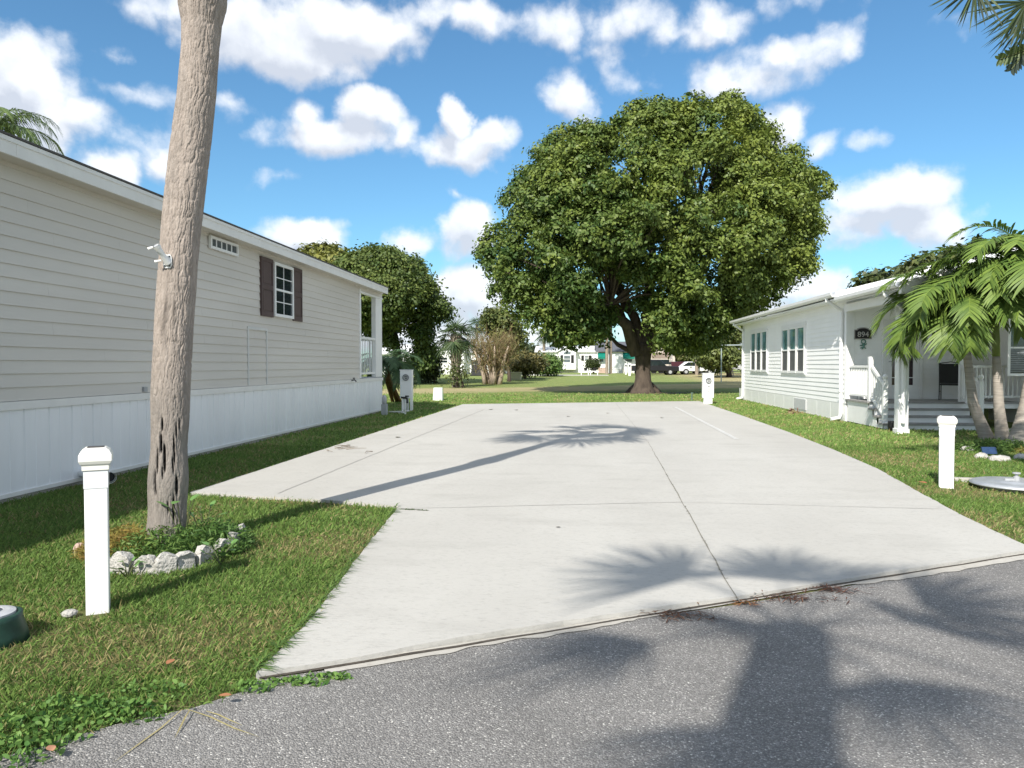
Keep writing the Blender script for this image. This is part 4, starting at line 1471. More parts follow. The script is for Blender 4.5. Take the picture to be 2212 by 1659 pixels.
G1, G2, G3 = (.055, .10, .030), (.13, .20, .06), (.20, .21, .07)

# ------------------------------------------------------------------ the near palm with its grooved trunk
tp_px = [(1205, 360, 86), (1140, 361, 83), (1000, 364, 78), (860, 368, 79), (700, 376, 79), (600, 383, 79), (500, 391, 80), (400, 401, 83), (300, 413, 82), (200, 425, 79), (100, 433, 77), (50, 436, 82), (15, 437, 98), (-20, 438, 104), (-60, 439, 100), (-110, 440, 88)]
ctrl = []
for y, cx, w in tp_px:
    d = 6.2 + .15 * (1205 - y) / 1205
    p = PD(cx, y, d)
    ctrl.append((p, w / 2 / FOC * d))
pbase = Vector((ctrl[0][0].x, ctrl[0][0].y, 0))
ptop = G(1275, 936)
kz = 8.0
ptop = Vector((ptop.x, ptop.y, 0)) + to_sun * (kz / to_sun.z)
ctrl += [(ctrl[-1][0].lerp(ptop, .3), .135), (ctrl[-1][0].lerp(ptop, .65) , .12), (ptop, .13)]
zc = np.array([c[0].z for c in ctrl]); xc = np.array([c[0].x for c in ctrl]); yc = np.array([c[0].y for c in ctrl]); rc = np.array([c[1] for c in ctrl])
o_ = np.argsort(zc); zc, xc, yc, rc = zc[o_], xc[o_], yc[o_], rc[o_]


def vnoise2(th, z, nth, cz, seed):
    """value noise, periodic round the trunk"""
    r = np.random.default_rng(seed)
    nzc = int(z.max() / cz) + 3
    g = r.uniform(-1, 1, (nzc, nth))
    a = th / (2 * np.pi) * nth
    b = z / cz
    i, j = np.floor(a).astype(int), np.floor(b).astype(int)
    fa, fb_ = a - i, b - j
    fa, fb_ = fa * fa * (3 - 2 * fa), fb_ * fb_ * (3 - 2 * fb_)
    i0, i1 = i % nth, (i + 1) % nth
    j = np.clip(j, 0, nzc - 2)
    return (g[j, i0] * (1 - fa) + g[j, i1] * fa) * (1 - fb_) + (g[j + 1, i0] * (1 - fa) + g[j + 1, i1] * fa) * fb_


nz_, nt_ = 800, 230
zz = np.concatenate([np.linspace(0, 5.1, nz_ - 30), np.linspace(5.15, kz, 30)])
th = np.linspace(0, 2 * np.pi, nt_, endpoint=False)
TH, ZZ = np.meshgrid(th, zz)
warp_ = .09 * vnoise2(TH, ZZ, 12, .16, 1) + .04 * vnoise2(TH, ZZ, 30, .05, 2)
TW = (TH + warp_) % (2 * np.pi)
n1 = vnoise2(TW, ZZ, 60, .15, 3)
n2_ = vnoise2(TW, ZZ, 96, .055, 4)
n3_ = vnoise2(TH, ZZ, 9, .35, 5)
crack = -np.exp(-(n1 / .20) ** 2) * .007 - np.exp(-(n2_ / .18) ** 2) * .004 + n3_ * .002
low = smooth01((1.35 - ZZ) / .5)
# rotted hollows low on the street side
cam_th = math.atan2(-pbase.y, -pbase.x)
hol = np.zeros_like(ZZ)
for da, hz_, hw, hh, dp in ((-.42, 1.06, .05, .055, .03), (-.45, .90, .06, .07, .045), (-.22, .78, .055, .10, .05), (-.30, .66, .03, .05, .03), (-.62, .76, .05, .10, .035), (.28, .84, .04, .10, .04), (.22, .72, .035, .06, .03),
                            (.42, .55, .06, .07, .04), (.02, .38, .04, .05, .02), (.32, .36, .05, .10, .03), (-.30, .16, .12, .04, .02), (.38, 1.0, .05, .06, .02), (-.70, .58, .06, .10, .03), (.55, 1.05, .05, .05, .02)):
    dth = (TH - cam_th - da + np.pi) % (2 * np.pi) - np.pi + .35 * (ZZ - hz_)
    hw *= 1.05; dp *= 1.15
    hol += np.exp(-((dth / hw) ** 2) ** 1.5 - (((ZZ - hz_) / hh) ** 2) ** 1.5) * dp
Rr = np.interp(zz, zc, rc)[:, None] + crack * (1 - .45 * low) - hol + low * .02 * vnoise2(TH, ZZ, 7, .3, 8)
Px_ = np.interp(zz, zc, xc)[:, None] + Rr * np.cos(TH)
Py_ = np.interp(zz, zc, yc)[:, None] + Rr * np.sin(TH)
Vt = np.stack([Px_, Py_, ZZ], -1).reshape(-1, 3)
iz, it = np.meshgrid(np.arange(nz_ - 1), np.arange(nt_), indexing='ij')
Ft = np.stack([iz * nt_ + it, iz * nt_ + (it + 1) % nt_, (iz + 1) * nt_ + (it + 1) % nt_, (iz + 1) * nt_ + it], -1).reshape(-1, 4)
blot = smooth01((vnoise2(TH, ZZ, 6, .3, 11) + .5 * vnoise2(TH, ZZ, 20, .12, 12)) * 1.4 + .2)
warm, greyc = np.array((.35, .30, .262)), np.array((.23, .21, .19))
mixv = np.clip(.25 * blot + .75 * smooth01((2.0 - ZZ) / 1.4), 0, 1)[..., None]
Ct = warm * (1 - mixv) + greyc * mixv
Ct = Ct * (1 + .14 * n2_[..., None] + .10 * n1[..., None])
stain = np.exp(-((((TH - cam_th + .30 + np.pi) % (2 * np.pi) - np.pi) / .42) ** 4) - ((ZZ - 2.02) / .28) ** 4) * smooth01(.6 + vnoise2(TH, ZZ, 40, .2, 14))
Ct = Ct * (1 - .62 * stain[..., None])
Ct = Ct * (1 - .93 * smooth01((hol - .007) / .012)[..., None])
near_palm = thing('palm_tree', (pbase.x, pbase.y, 0), 'tall fan palm with pale grooved trunk, rotted foot and white bracket, ringed by stones', 'palm tree', 'fan palms')
M_nb = mat('grooved_bark', (1, 1, 1), .92, .16, 30, bump=.5, bscale=120, attr=True, stretch=(1, 1, .35), spec=.15)
mesh_np('trunk', Vt, Ft, M_nb, near_palm, Ct.reshape(-1, 3), smooth=True)
L = Leaves()
fan_crown(L, ptop, 20, 1.0, 1.0, 30, G1, G2, lo=-35, hi=70, droop=.18, spread=85, w=.05)
L.build('crown', M_leaf, near_palm)

# bracket screwed to the trunk
bq = PD(366, 571, 6.3)
bc0 = Vector((np.interp(bq.z, zc, xc), np.interp(bq.z, zc, yc), bq.z))
br_ = math.atan2(-bc0.x, -bc0.y) + R(30)          # heading from trunk to camera, turned to the left
bdir = Vector((math.sin(br_), math.cos(br_), 0))
bq = bc0 + bdir * (float(np.interp(bq.z, zc, rc)) + .012)
br = thing('flag_bracket', (0, 0, 0), 'white cast flagpole bracket with open ring socket screwed to the palm trunk', 'bracket')
pxm = 6.1 / FOC
pl_ = MB()
pw, ph = 11.5 * pxm, 17.5 * pxm
oc = [(-pw, -ph * .55), (-pw * .6, -ph), (pw * .6, -ph), (pw, -ph * .55), (pw, ph * .55), (pw * .6, ph), (-pw * .6, ph), (-pw, ph * .55)]
pl_.prism([(x, 0, z) for x, z in oc], (0, .014, 0))
pl_.build('plate', M_white, br, bevel=.003)
ar = MB()
ax0, ax1 = Vector((.01, 0, -.02)), Vector((-.03, -.125, .125))
ar.tube([ax0, ax0.lerp(ax1, .5), ax1], [.034, .026, .030], 16, cap=False)
ar.tube([ax1.lerp(ax0, .08), ax1.lerp(ax0, -.06)], [.036, .036], 16, cap=False)
ar.build('socket', M_white, br, smooth=True)
MB().tube([ax1.lerp(ax0, .15), ax1.lerp(ax0, -.055)], .0255, 14).build('bore', M_grey, br)
sc_ = MB().tube([ax1 + Vector((-.03, -.01, -.01)), ax1 + Vector((-.075, -.015, -.025))], [.010, .016], 8)
sc_.build('thumb_screw', M_white, br)
sc_ = MB().tube([Vector((-.03, -.05, .0)), Vector((-.09, -.06, -.01))], [.009, .014], 8)
sc_.build('thumb_screw', M_white, br)
for x, z in ((-pw * .55, -ph * .68), (pw * .6, -ph * .68), (pw * .6, ph * .68)):
    MB().tube([(x, -.008, z), (x, .002, z)], .007, 8).build('bolt', M_dark, br)
br.scale = (.85, .85, .85)
br.location = (bq.x, bq.y, bq.z)
br.rotation_euler = (0, 0, math.atan2(bdir.x, -bdir.y))

# scalloped edging stones round the palm
M_scallop = mat('cast_stone', (.33, .32, .29), .95, .25, 14, bump=1.0, bscale=55, col2=(.54, .52, .49))
lab_st = ['pale edging stone half hidden behind the left lamp post', 'pale edging stone with a leafy weed growing in front of it', 'edging stone just right of the stone with the leafy weed', 'edging stone directly below the foot of the palm trunk', 'edging stone next right of the one below the palm trunk foot',
          'edging stone left of the round pale seedling leaves', 'low edging stone tucked behind the round pale seedling leaves', 'edging stone seen edge on at the right bend of the ring', 'small edging stone at the back right end of the ring']
stones = [(213, 1238), (257, 1241), (311, 1242), (359, 1240), (406, 1231), (449, 1219), (488, 1204), (514, 1190), (527, 1168)]
gs = [G(x, y) for x, y in stones]
for i, ((x, y), p) in enumerate(zip(stones, gs)):
    nx_ = gs[min(i + 1, len(gs) - 1)]; pv_ = gs[max(i - 1, 0)]
    t = (nx_ - pv_).normalized()
    nrm = Vector((-t.y, t.x, 0))
    w = .080 * rng.uniform(.86, 1.06)
    h = .155 * rng.uniform(.82, 1.05)
    s = MB()
    prof = [(-w, -.03), (w, -.03), (w, h * .55)] + [(w * math.cos(a), h * .55 + h * .45 * math.sin(a)) for a in np.linspace(.2, math.pi - .2, 8)] + [(-w, h * .55)]
    s.prism([p + t * a + UP * b for a, b in prof], nrm * .065)
    s.v = [(vx + rng.normal() * .006, vy + rng.normal() * .006, vz + rng.normal() * .008) for vx, vy, vz in s.v]
    ob = s.build('edging_stone', M_scallop)
    md = ob.modifiers.new('bevel', 'BEVEL'); md.width, md.segments = .016, 3
    tag(ob, lab_st[i], 'edging stone', 'scalloped stones ringing the palm')
q = G(172, 1196)
rk = MB().lathe([(.03, 0), (.05, .02), (.048, .06), (.028, .095), (.01, .10)], (q.x, q.y, -.01), 9)
tag(rk.build('rock', mat('pink_rock', (.42, .30, .25), .95, .25, 12, bump=.8, bscale=30), smooth=True), 'pinkish rock peeking out left of the lamp post', 'rock')

# weeds in the ring
def weed_patch(c, rx, ry, n, h, c1, c2, L, wid=.018, ln=.07):
    a = rng.uniform(0, 2 * np.pi, n); r = np.sqrt(rng.uniform(0, 1, n))
    x = c[0] + rx * r * np.cos(a); y = c[1] + ry * r * np.sin(a)
    top = h * (1 - r ** 2 * .7)
    z = rng.uniform(.15, 1, n) * top
    d = rand_unit(n); d[:, 2] = np.abs(d[:, 2]) * .8 + .1
    d = unit(d)
    sd_ = unit(np.cross(d, rand_unit(n)))
    V, F = blades(np.stack([x, y, z], -1), d, sd_, ln * rng.uniform(.6, 1.4, n), wid * rng.uniform(.6, 1.4, n), .25, 3, 'leaf')
    t = np.clip(rng.uniform(0, 1, n), 0, 1)[:, None]
    L.put(V, F, np.repeat(np.array(c1) + (np.array(c2) - np.array(c1)) * t, 8, axis=0))
    m = n // 3
    V, F = blades(np.stack([x[:m], y[:m], np.zeros(m)], -1), unit(np.stack([rng.normal(size=m) * .25, rng.normal(size=m) * .25, np.ones(m)], -1)), np.tile([1.0, 0, 0], (m, 1)), top[:m] * 1.05, .005, .05, 3, 'grass')
    L.put(V, F, np.tile(np.array(c1) * .8, (len(V), 1)))


L = Leaves()
pc = G(365, 1192)
weed_patch((pc.x + .10, pc.y - .12), .52, .40, 3400, .24, (.05, .12, .025), (.18, .27, .065), L, .011, .050)
weed_patch((pc.x + .33, pc.y + .05), .34, .36, 1900, .27, (.045, .11, .025), (.15, .25, .06), L, .012, .055)
weed_patch((pc.x - .33, pc.y - .08), .36, .36, 1900, .22, (.27, .17, .045), (.32, .31, .08), L, .008, .06)
tag(L.build('weeds', M_blade), 'tangle of green and rusty weeds filling the stone ring', 'weeds', kind='stuff')


def seedling(p, n, leaf, h, lab, spread=.18):
    L = Leaves()
    root = thing('seedling', p, lab, 'plant', 'broad leaved seedlings')
    for i in range(n):
        a = i * 2.4 + rng.uniform(0, .5)
        tip = p + Vector((math.cos(a) * spread * rng.uniform(.3, 1), math.sin(a) * spread * rng.uniform(.3, 1), h * rng.uniform(.6, 1)))
        L.mb(MB().tube([p, p.lerp(tip, .5) + UP * .03, tip], .004, 5, cap=False), (.10, .12, .05))
        d = (tip - p); d.z = rng.uniform(-.02, .12); d.normalize()
        V, F = blades(np.array([list(tip)]), np.array([list(d)]), np.array([list(d.cross(UP).normalized())]), leaf * rng.uniform(.8, 1.2), leaf * .62, .2, 6, 'leaf')
        L.put(V, F, np.array((.14, .27, .08)) * rng.uniform(.85, 1.15))
    L.build('leaf_spray', M_leaf, root)
    return root


seedling(G(478, 1222), 6, .075, .16, 'seedling with round pale leaves hanging over the right stones', .16)
seedling(G(395, 1195), 5, .10, .48, 'tall thin seedling standing against the palm trunk foot', .12)
seedling(G(276, 1250), 8, .06, .12, 'leafy little weed in front of the white stones', .13)
seedling(G(440, 1190), 7, .07, .36, 'dark leafy seedling right of the palm trunk', .16)

# ------------------------------------------------------------------ big broad crowned tree behind the pad
def px_poly(pts, d):
    return [PD(x, y, d) for x, y in pts]


def fill_lobes(outline, d, depth, n, rmin, rmax, holes=(), hue=lambda x, y: .4, seed=1, keep_in=.75):
    """sub-crowns spread inside a crown outline given at distance d"""
    r = np.random.default_rng(seed)
    ox = np.array(outline, float)
    x0, y0, x1, y1 = ox[:, 0].min(), ox[:, 1].min(), ox[:, 0].max(), ox[:, 1].max()
    res = []
    tries = 0

    def edge_dist(px_, py_):
        best = 1e9
        for i in range(len(ox)):
            a, b = ox[i], ox[(i + 1) % len(ox)]
            t = np.clip(np.dot([px_ - a[0], py_ - a[1]], b - a) / (np.dot(b - a, b - a) + 1e-9), 0, 1)
            best = min(best, np.hypot(*(a + (b - a) * t - [px_, py_])))
        return best
    emax = 1e-6
    cand = []
    while len(cand) < n * 30:
        px_, py_ = r.uniform(x0, x1), r.uniform(y0, y1)
        if inpoly(np.array([px_]), np.array([py_]), ox)[0]:
            e = edge_dist(px_, py_)
            emax = max(emax, e)
            cand.append((px_, py_, e))
    for px_, py_, e in cand:
        if len(res) >= n: break
        rr = r.uniform(rmin, rmax)                       # photo pixels
        rr = min(rr, e / keep_in + rmin * .25)
        if rr < rmin * .55: continue
        if e < rr * keep_in * .8: continue
        if any(math.hypot(px_ - hx, py_ - hy) < hr + rr * .72 for hx, hy, hr in holes): continue
        half = depth * math.sqrt(min(1, e / emax)) if e > rr * .9 else 0
        s = r.choice([-1, -1, -1, 1, 0])
        off = s * half * r.uniform(.72, 1.05) if s else half * r.uniform(-.7, .7)
        w = PD(px_, py_, d + off)
        rw = rr / FOC * (d + off)
        if any((w - Vector(q[:3])).length < .55 * (rw + q[3]) * .8 for q in res): continue
        res.append((w.x, w.y, w.z, rw, np.clip(hue(px_, py_) + r.normal() * .12, 0, 1)))
    return res


TD = 40.0
big_outline = [(1034, 560), (1050, 510), (1085, 440), (1110, 400), (1125, 350), (1185, 300), (1200, 275), (1290, 258), (1330, 235), (1420, 218), (1450, 205), (1530, 198), (1580, 200), (1640, 240), (1675, 280), (1672, 330), (1700, 325), (1715, 308), (1745, 325), (1790, 390), (1795, 450),
               (1770, 510), (1768, 560), (1745, 600), (1700, 625), (1660, 660), (1610, 700), (1600, 735), (1560, 735), (1500, 765), (1450, 770), (1400, 745), (1380, 700), (1340, 690), (1330, 700), (1310, 735), (1290, 760), (1270, 765), (1200, 745), (1160, 720), (1130, 690), (1060, 640), (1040, 600)]
holes = [(1515, 395, 22), (1510, 425, 20), (1465, 445, 14), (1310, 625, 24), (1345, 655, 24), (1330, 590, 10), (1400, 625, 10), (1420, 530, 8), (1345, 690, 18), (1385, 700, 16), (1560, 480, 10), (1140, 585, 10)]
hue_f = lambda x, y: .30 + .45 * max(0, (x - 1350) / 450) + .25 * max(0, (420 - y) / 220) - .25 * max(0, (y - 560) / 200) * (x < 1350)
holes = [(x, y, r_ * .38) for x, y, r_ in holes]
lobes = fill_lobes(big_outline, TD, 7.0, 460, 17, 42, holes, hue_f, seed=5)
for x, y, r_, of in ((1495, 425, 18, -3), (1535, 440, 22, -2), (1490, 380, 20, 3), (1540, 385, 16, 4), (1120, 650, 36, -2), (1160, 690, 34, -3), (1090, 610, 34, 0), (1215, 715, 34, -2), (1130, 620, 40, 3), (1470, 742, 26, -2), (1510, 748, 26, -1), (1540, 732, 26, 0), (1440, 748, 24, -3), (1490, 720, 30, -3), (1560, 715, 28, 1), (1405, 700, 22, -4), (1428, 722, 24, -4), (1450, 690, 30, -4), (1520, 700, 30, 1)):
    w = PD(x, y, TD + of); lobes.append((w.x, w.y, w.z, r_ / FOC * TD, .4))
btb = G(1391, 848)
bt = thing('shade_tree', (btb.x, btb.y, 0), 'huge round leafy tree with dark limbs and flared trunk behind the pad', 'tree')
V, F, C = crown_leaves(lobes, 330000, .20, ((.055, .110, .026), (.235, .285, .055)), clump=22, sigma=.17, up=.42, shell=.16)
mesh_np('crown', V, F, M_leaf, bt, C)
tk = MB()
s_ = TD / FOC
pt_ = [PD(1389, y, TD) for y in (852, 846, 836, 820, 800, 780, 760, 742)]
pt_[0].z = -.1
tk.tube(pt_, [31 * s_, 27 * s_, 21 * s_, 17.5 * s_, 16 * s_, 16.5 * s_, 19 * s_, 23 * s_], 18)
for k in range(7):
    a = k * .9 + .3
    b0 = Vector((btb.x, btb.y, .55)); e_ = Vector((btb.x + math.cos(a) * 1.05, btb.y + math.sin(a) * 1.05, -.08))
    tk.tube([b0 + (e_ - b0) * .2, b0.lerp(e_, .6), e_], [.30, .20, .07], 8)


def limb(pts, r0, r1, d0, offs=0.0):
    P_ = [PD(x, y, d0 + offs * i / max(1, len(pts) - 1)) for i, (x, y) in enumerate(pts)]
    Q = []
    for i in range(len(P_) - 1):
        for t in (0, .5):
            Q.append(P_[i].lerp(P_[i + 1], t) + Vector((rng.normal(), rng.normal(), rng.normal())) * (.06 if t else 0))
    Q.append(P_[-1])
    tk.tube(Q, list(np.linspace(r0 * .66, r1 * .8, len(Q))), 9, cap=False)


for pts, r0, r1, of in (([(1375, 765), (1358, 712), (1340, 690), (1318, 665), (1290, 650), (1262, 640), (1225, 610), (1180, 560)], .55, .10, -3), ([(1385, 760), (1375, 705), (1362, 672), (1345, 645), (1335, 612), (1330, 570), (1300, 500)], .5, .10, 1),
                        ([(1352, 700), (1335, 660), (1312, 648), (1285, 648)], .22, .07, -1), ([(1395, 755), (1398, 690), (1402, 620), (1410, 550), (1400, 470), (1390, 380)], .55, .12, 2), ([(1400, 755), (1425, 700), (1450, 650), (1480, 580), (1510, 470), (1516, 400), (1530, 330)], .5, .08, -1),
                        ([(1405, 755), (1440, 715), (1500, 670), (1570, 620), (1650, 560), (1700, 480)], .45, .08, -2), ([(1512, 460), (1535, 420), (1560, 385)], .14, .05, 0), ([(1460, 640), (1520, 590), (1540, 545)], .2, .05, 3), ([(1405, 600), (1450, 520), (1470, 440)], .25, .06, 3),
                        ([(1345, 640), (1290, 590), (1230, 520), (1160, 450)], .25, .06, 4), ([(1375, 765), (1335, 745), (1305, 715)], .25, .08, 2), ([(1318, 665), (1290, 700), (1240, 720)], .16, .05, -2), ([(1338, 612), (1352, 640), (1362, 668)], .12, .2, 0), ([(1330, 690), (1300, 640), (1296, 600), (1310, 560)], .12, .04, -1)):
    limb(pts, r0, r1, TD - .2, of)
LBP = np.array([l[:3] for l in lobes])
hubs = [PD(x, y, TD + of) for x, y, of in ((1340, 650, -1), (1318, 660, -2), (1402, 620, 1), (1410, 540, 1), (1480, 580, -1), (1510, 470, -1), (1570, 620, -1.5), (1300, 500, 1), (1230, 530, 3), (1450, 520, 2), (1400, 450, 2))]
for k in range(150):
    q = Vector(LBP[(k * 37) % len(LBP)])
    h_ = min(hubs, key=lambda v_: (v_ - q).length)
    if (h_ - q).length > .6:
        md = h_.lerp(q, .5) + Vector((rng.normal() * .25, rng.normal() * .25, .25))
        tk.tube([h_, md, q], [.075, .05, .018], 6, cap=False)
tk.build('trunk', M_bark, bt, smooth=True)
# bare soil under the tree
sl_ = MB()
rr = [(btb.x + (1.5 + 1.0 * abs(math.sin(a * 1.5 + 1))) * math.cos(a) + .5, btb.y + (1.3 + .5 * math.sin(3 * a)) * math.sin(a) - .8, .006) for a in np.linspace(0, 2 * math.pi, 36, endpoint=False)]
sl_.add(rr, [tuple(range(36))])
tag(sl_.build('bare_soil', mat('soil', (.16, .12, .06), .95, .3, 3, col2=(.12, .13, .045))), 'thin dry turf round the foot of the big tree', 'soil', kind='structure')


def tree(name, base, outline, d, depth, n, nl, size, cols, rmin, rmax, trunk_r, label, cat='tree', group=None, holes=(), hue=lambda x, y: .4, seed=1, limbs=5, sigma=.3, trunks=None, extra=()):
    root = thing(name, base, label, cat, group)
    lb_ = fill_lobes(outline, d, depth, n, rmin, rmax, holes, hue, seed)
    for ex, ey, er in extra:
        w = PD(ex, ey, d - 1.5); lb_.append((w.x, w.y, w.z, er / FOC * d, .3))
    V, F, C = crown_leaves(lb_, nl, size, cols, clump=12, sigma=sigma)
    mesh_np('crown', V, F, M_leaf, root, C)
    t = MB()
    cen = Vector(np.array([l[:3] for l in lb_]).mean(0))
    tr = trunks or [(base, trunk_r)]
    for b, r_ in tr:
        b = Vector(b)
        mid = b.lerp(cen, .55)
        mid.x, mid.y = b.x + (cen.x - b.x) * .3, b.y + (cen.y - b.y) * .3
        t.tube([b - UP * .1, b + UP * .3, mid, cen], [r_ * 1.5, r_ * 1.1, r_ * .8, r_ * .3], 8, cap=False)
        for k in range(limbs):
            q = Vector(lb_[(k * 7) % len(lb_)][:3])
            t.tube([mid.lerp(cen, .1 * k), mid.lerp(q, .55) + UP * .2, q], [r_ * .5, r_ * .3, r_ * .1], 6, cap=False)
    t.build('trunk', M_bark, root, smooth=True)
    return root


OAK = ((.05, .095, .024), (.185, .225, .052))
o2 = [(700, 640), (712, 585), (745, 550), (775, 545), (800, 532), (850, 533), (868, 555), (900, 560), (918, 585), (940, 620), (945, 640), (975, 660), (980, 680), (955, 690), (935, 680), (925, 700), (928, 745), (930, 790), (905, 800), (880, 760), (868, 735), (850, 720), (800, 720), (720, 730)]
b = G(866, 836)
b = PD(866, 830, 56); b.z = ground_z(b.x, b.y)
tree('oak_tree', b, o2, 56, 6.0, 260, 130000, .26, OAK, 11, 26, .36, 'broad dark oak tree rising behind the beige home porch', group='oaks behind the left home',
     holes=[(885, 700, 9), (900, 660, 9), (870, 725, 8), (905, 745, 8)], hue=lambda x, y: .45 if y < 640 else .25, seed=3,
     extra=[(905, 715, 16), (918, 735, 17), (925, 760, 17), (915, 782, 16), (900, 770, 14), (900, 745, 15), (930, 700, 15), (945, 685, 14), (960, 672, 12), (850, 745, 14), (838, 735, 15), (888, 795, 12), (880, 705, 14), (935, 660, 18), (845, 705, 16), (825, 720, 18)])
o3 = [(560, 620), (600, 560), (660, 545), (690, 533), (735, 537), (765, 550), (770, 580), (740, 640), (640, 680)]
b = PD(690, 820, 60); b.z = ground_z(b.x, b.y)
tree('oak_tree', b, o3, 60, 5, 36, 26000, .42, ((.07, .10, .025), (.24, .24, .055)), 18, 40, .4, 'pale yellow green oak just showing over the beige roof', group='oaks behind the left home', seed=4, hue=lambda x, y: .7)
# understorey shrubs left of the sabal palm, oak shade put into their leaf colour
o4 = [(905, 750), (930, 745), (943, 770), (940, 800), (948, 815), (910, 820), (900, 795)]
b = PD(925, 822, 59); b.z = ground_z(b.x, b.y)
tree('shrub', b, o4, 59, 1.5, 16, 9000, .26, ((.03, .05, .016), (.09, .11, .03)), 12, 22, .08, 'dark rounded shrub under the right edge of the oak', 'shrub', seed=6, trunks=[(b, .07), (b + Vector((.5, 0, 0)), .06), (b + Vector((-.6, .2, 0)), .06)])

# drooping bottlebrush like palm beside the pedestal
q = G(842, 872)
cp_ = thing('shrub_palm', (q.x, q.y, 0), 'low shaggy palm with arching fronds squeezed between porch and pedestal', 'palm')
L = Leaves()
c0 = PD(838, 790, 27.5)
for i in range(26):
    pinnate_frond(L, c0 + UP * (-.2 + .02 * i), R(i * 137.5), R(70 - 3.6 * i), 1.55 * rng.uniform(.8, 1.1), 40, .38, (.03, .07, .03), (.10, .17, .07), bend=1.9, w=.03, droop=.5)
L.build('crown', M_leaf, cp_)
tk2 = MB()
for dx in (-.18, .0, .14):
    tk2.tube([Vector((q.x + dx, q.y + 1.2, 0)), Vector((c0.x + dx * .4, c0.y, c0.z - .5)), c0], [.07, .07, .08], 7)
tk2.build('trunk', mat('rusty_stem', (.16, .08, .03), .9, .3, 10), cp_)


# ------------------------------------------------------------------ fan palms in the distance
def sabal(px_, py_base, d, py_crown, r_px, lab, n=26, boots=True, trunk_w=.22, lean=0, cols=((.035, .07, .028), (.12, .17, .07)), grp='sabal palms across the lawn', nseg=22):
    b = PD(px_, py_base, d); b.z = ground_z(b.x, b.y)
    c = PD(px_ + lean, py_crown, d)
    root = thing('sabal_palm', b, lab, 'palm tree', grp)
    L = Leaves()
    rr_ = r_px / FOC * d
    fan_crown(L, c, n, rr_ * .5, rr_ * .62, nseg, cols[0], cols[1], lo=-55, hi=80, w=.06, droop=.35)
    L.build('crown', M_leaf, root)
    t = MB()
    P_ = [b.lerp(c, k / 8) for k in range(9)]
    t.tube([b - UP * .1] + P_, [trunk_w * 1.2] + [trunk_w * (1 + (.35 if boots and k > 3 else 0)) for k in range(9)], 9)
    if boots:
        for k in range(40):
            z = b.lerp(c, .35 + .6 * k / 40); a = k * 2.4
            o = Vector((math.cos(a), math.sin(a), 0))
            t.tube([z + o * trunk_w, z + o * trunk_w * 1.9 + UP * .22], [.06, .03], 5)
    t.build('trunk', M_palmbark, root, smooth=True)
    return root


sabal(985, 833, 50, 722, 50, 'shaggy sabal palm with booted trunk right of the oak', trunk_w=.28)
# vine clad shrub at the sabal foot
o5 = [(968, 800), (985, 785), (1004, 795), (1012, 815), (1000, 826), (972, 826)]
b = PD(988, 833, 49); b.z = ground_z(b.x, b.y)
tree('crape_shrub', b, o5, 49, .8, 10, 500, .20, ((.06, .09, .03), (.16, .18, .06)), 9, 15, .07, 'thin pale stemmed shrub at the foot of the sabal palm', 'shrub', seed=8, limbs=3, trunks=[(b, .09), (b + Vector((.35, 0, 0)), .08), (b + Vector((-.25, .1, 0)), .06)])
# crape myrtle: pale multi stem base, twiggy brown top
b = PD(1066, 829, 56); b.z = ground_z(b.x, b.y)
cm = thing('crape_myrtle', b, 'twiggy crape myrtle with pale knobbly trunks and dry brown top', 'tree')
t = MB(); tw = Leaves()
tips = []
for k in range(9):
    a = k * .7
    r0 = .22 + .25 * (k % 3)
    p0 = b + Vector((math.cos(a) * r0 * .9, math.sin(a) * r0, -.05))
    p1 = p0 + Vector((math.cos(a) * .35, math.sin(a) * .35, 1.5))
    p2 = p1 + Vector((math.cos(a) * .6, math.sin(a) * .6, 1.4))
    t.tube([p0, p0.lerp(p1, .5) + Vector((.05, 0, 0)), p1, p2], [.20, .16, .13, .05], 7)
    tips += [p1, p2, p1.lerp(p2, .5)]
t.build('trunk', mat('pale_bark', (.40, .32, .25), .9, .3, 4), cm, smooth=True)
n = 1700
ti = rng.integers(0, len(tips), n)
bp_ = np.array([list(p) for p in tips])[ti] + rng.normal(size=(n, 3)) * .35
dd = unit(np.stack([rng.normal(size=n) * .75, rng.normal(size=n) * .75, np.abs(rng.normal(size=n)) + .6], -1))
V, F = blades(bp_, dd, unit(np.cross(dd, rand_unit(n))), rng.uniform(.5, 1.5, n), .045, .1, 3, 'grass')
tt = rng.uniform(0, 1, (n, 1))
tw.put(V, F, np.repeat(np.array((.24, .15, .09)) * (1 - tt) + np.array((.26, .25, .11)) * tt, 8, axis=0))
tw.build('twigs', M_blade, cm)
o6 = [(1035, 700), (1050, 672), (1090, 668), (1115, 690), (1130, 720), (1120, 760), (1095, 770), (1075, 745), (1060, 720)]
b = PD(1100, 823, 62); b.z = ground_z(b.x, b.y)
tree('shrub_tree', b, o6, 62, 2.2, 22, 13000, .30, ((.07, .105, .03), (.21, .22, .065)), 12, 24, .14, 'loose olive green tree just behind the crape myrtle', seed=9, hue=lambda x, y: .5)
o7 = [(1095, 770), (1130, 762), (1160, 765), (1175, 785), (1170, 806), (1120, 808), (1090, 800)]
b = PD(1135, 812, 70); b.z = ground_z(b.x, b.y)
tree('bush', b, o7, 70, 1.6, 16, 7000, .28, ((.07, .085, .03), (.27, .22, .08)), 10, 18, .1, 'rusty tinged bush behind the beige utility box', 'shrub', group='bushes by the far homes', seed=10)
o8 = [(1160, 788), (1168, 772), (1185, 767), (1202, 774), (1208, 792), (1204, 806), (1162, 806)]
b = PD(1184, 812, 78); b.z = ground_z(b.x, b.y)
tree('bush', b, o8, 78, 1.8, 16, 8000, .26, ((.07, .14, .035), (.24, .35, .085)), 9, 16, .1, 'bright green round bush in front of the arched window home', 'shrub', group='bushes by the far homes', seed=11)
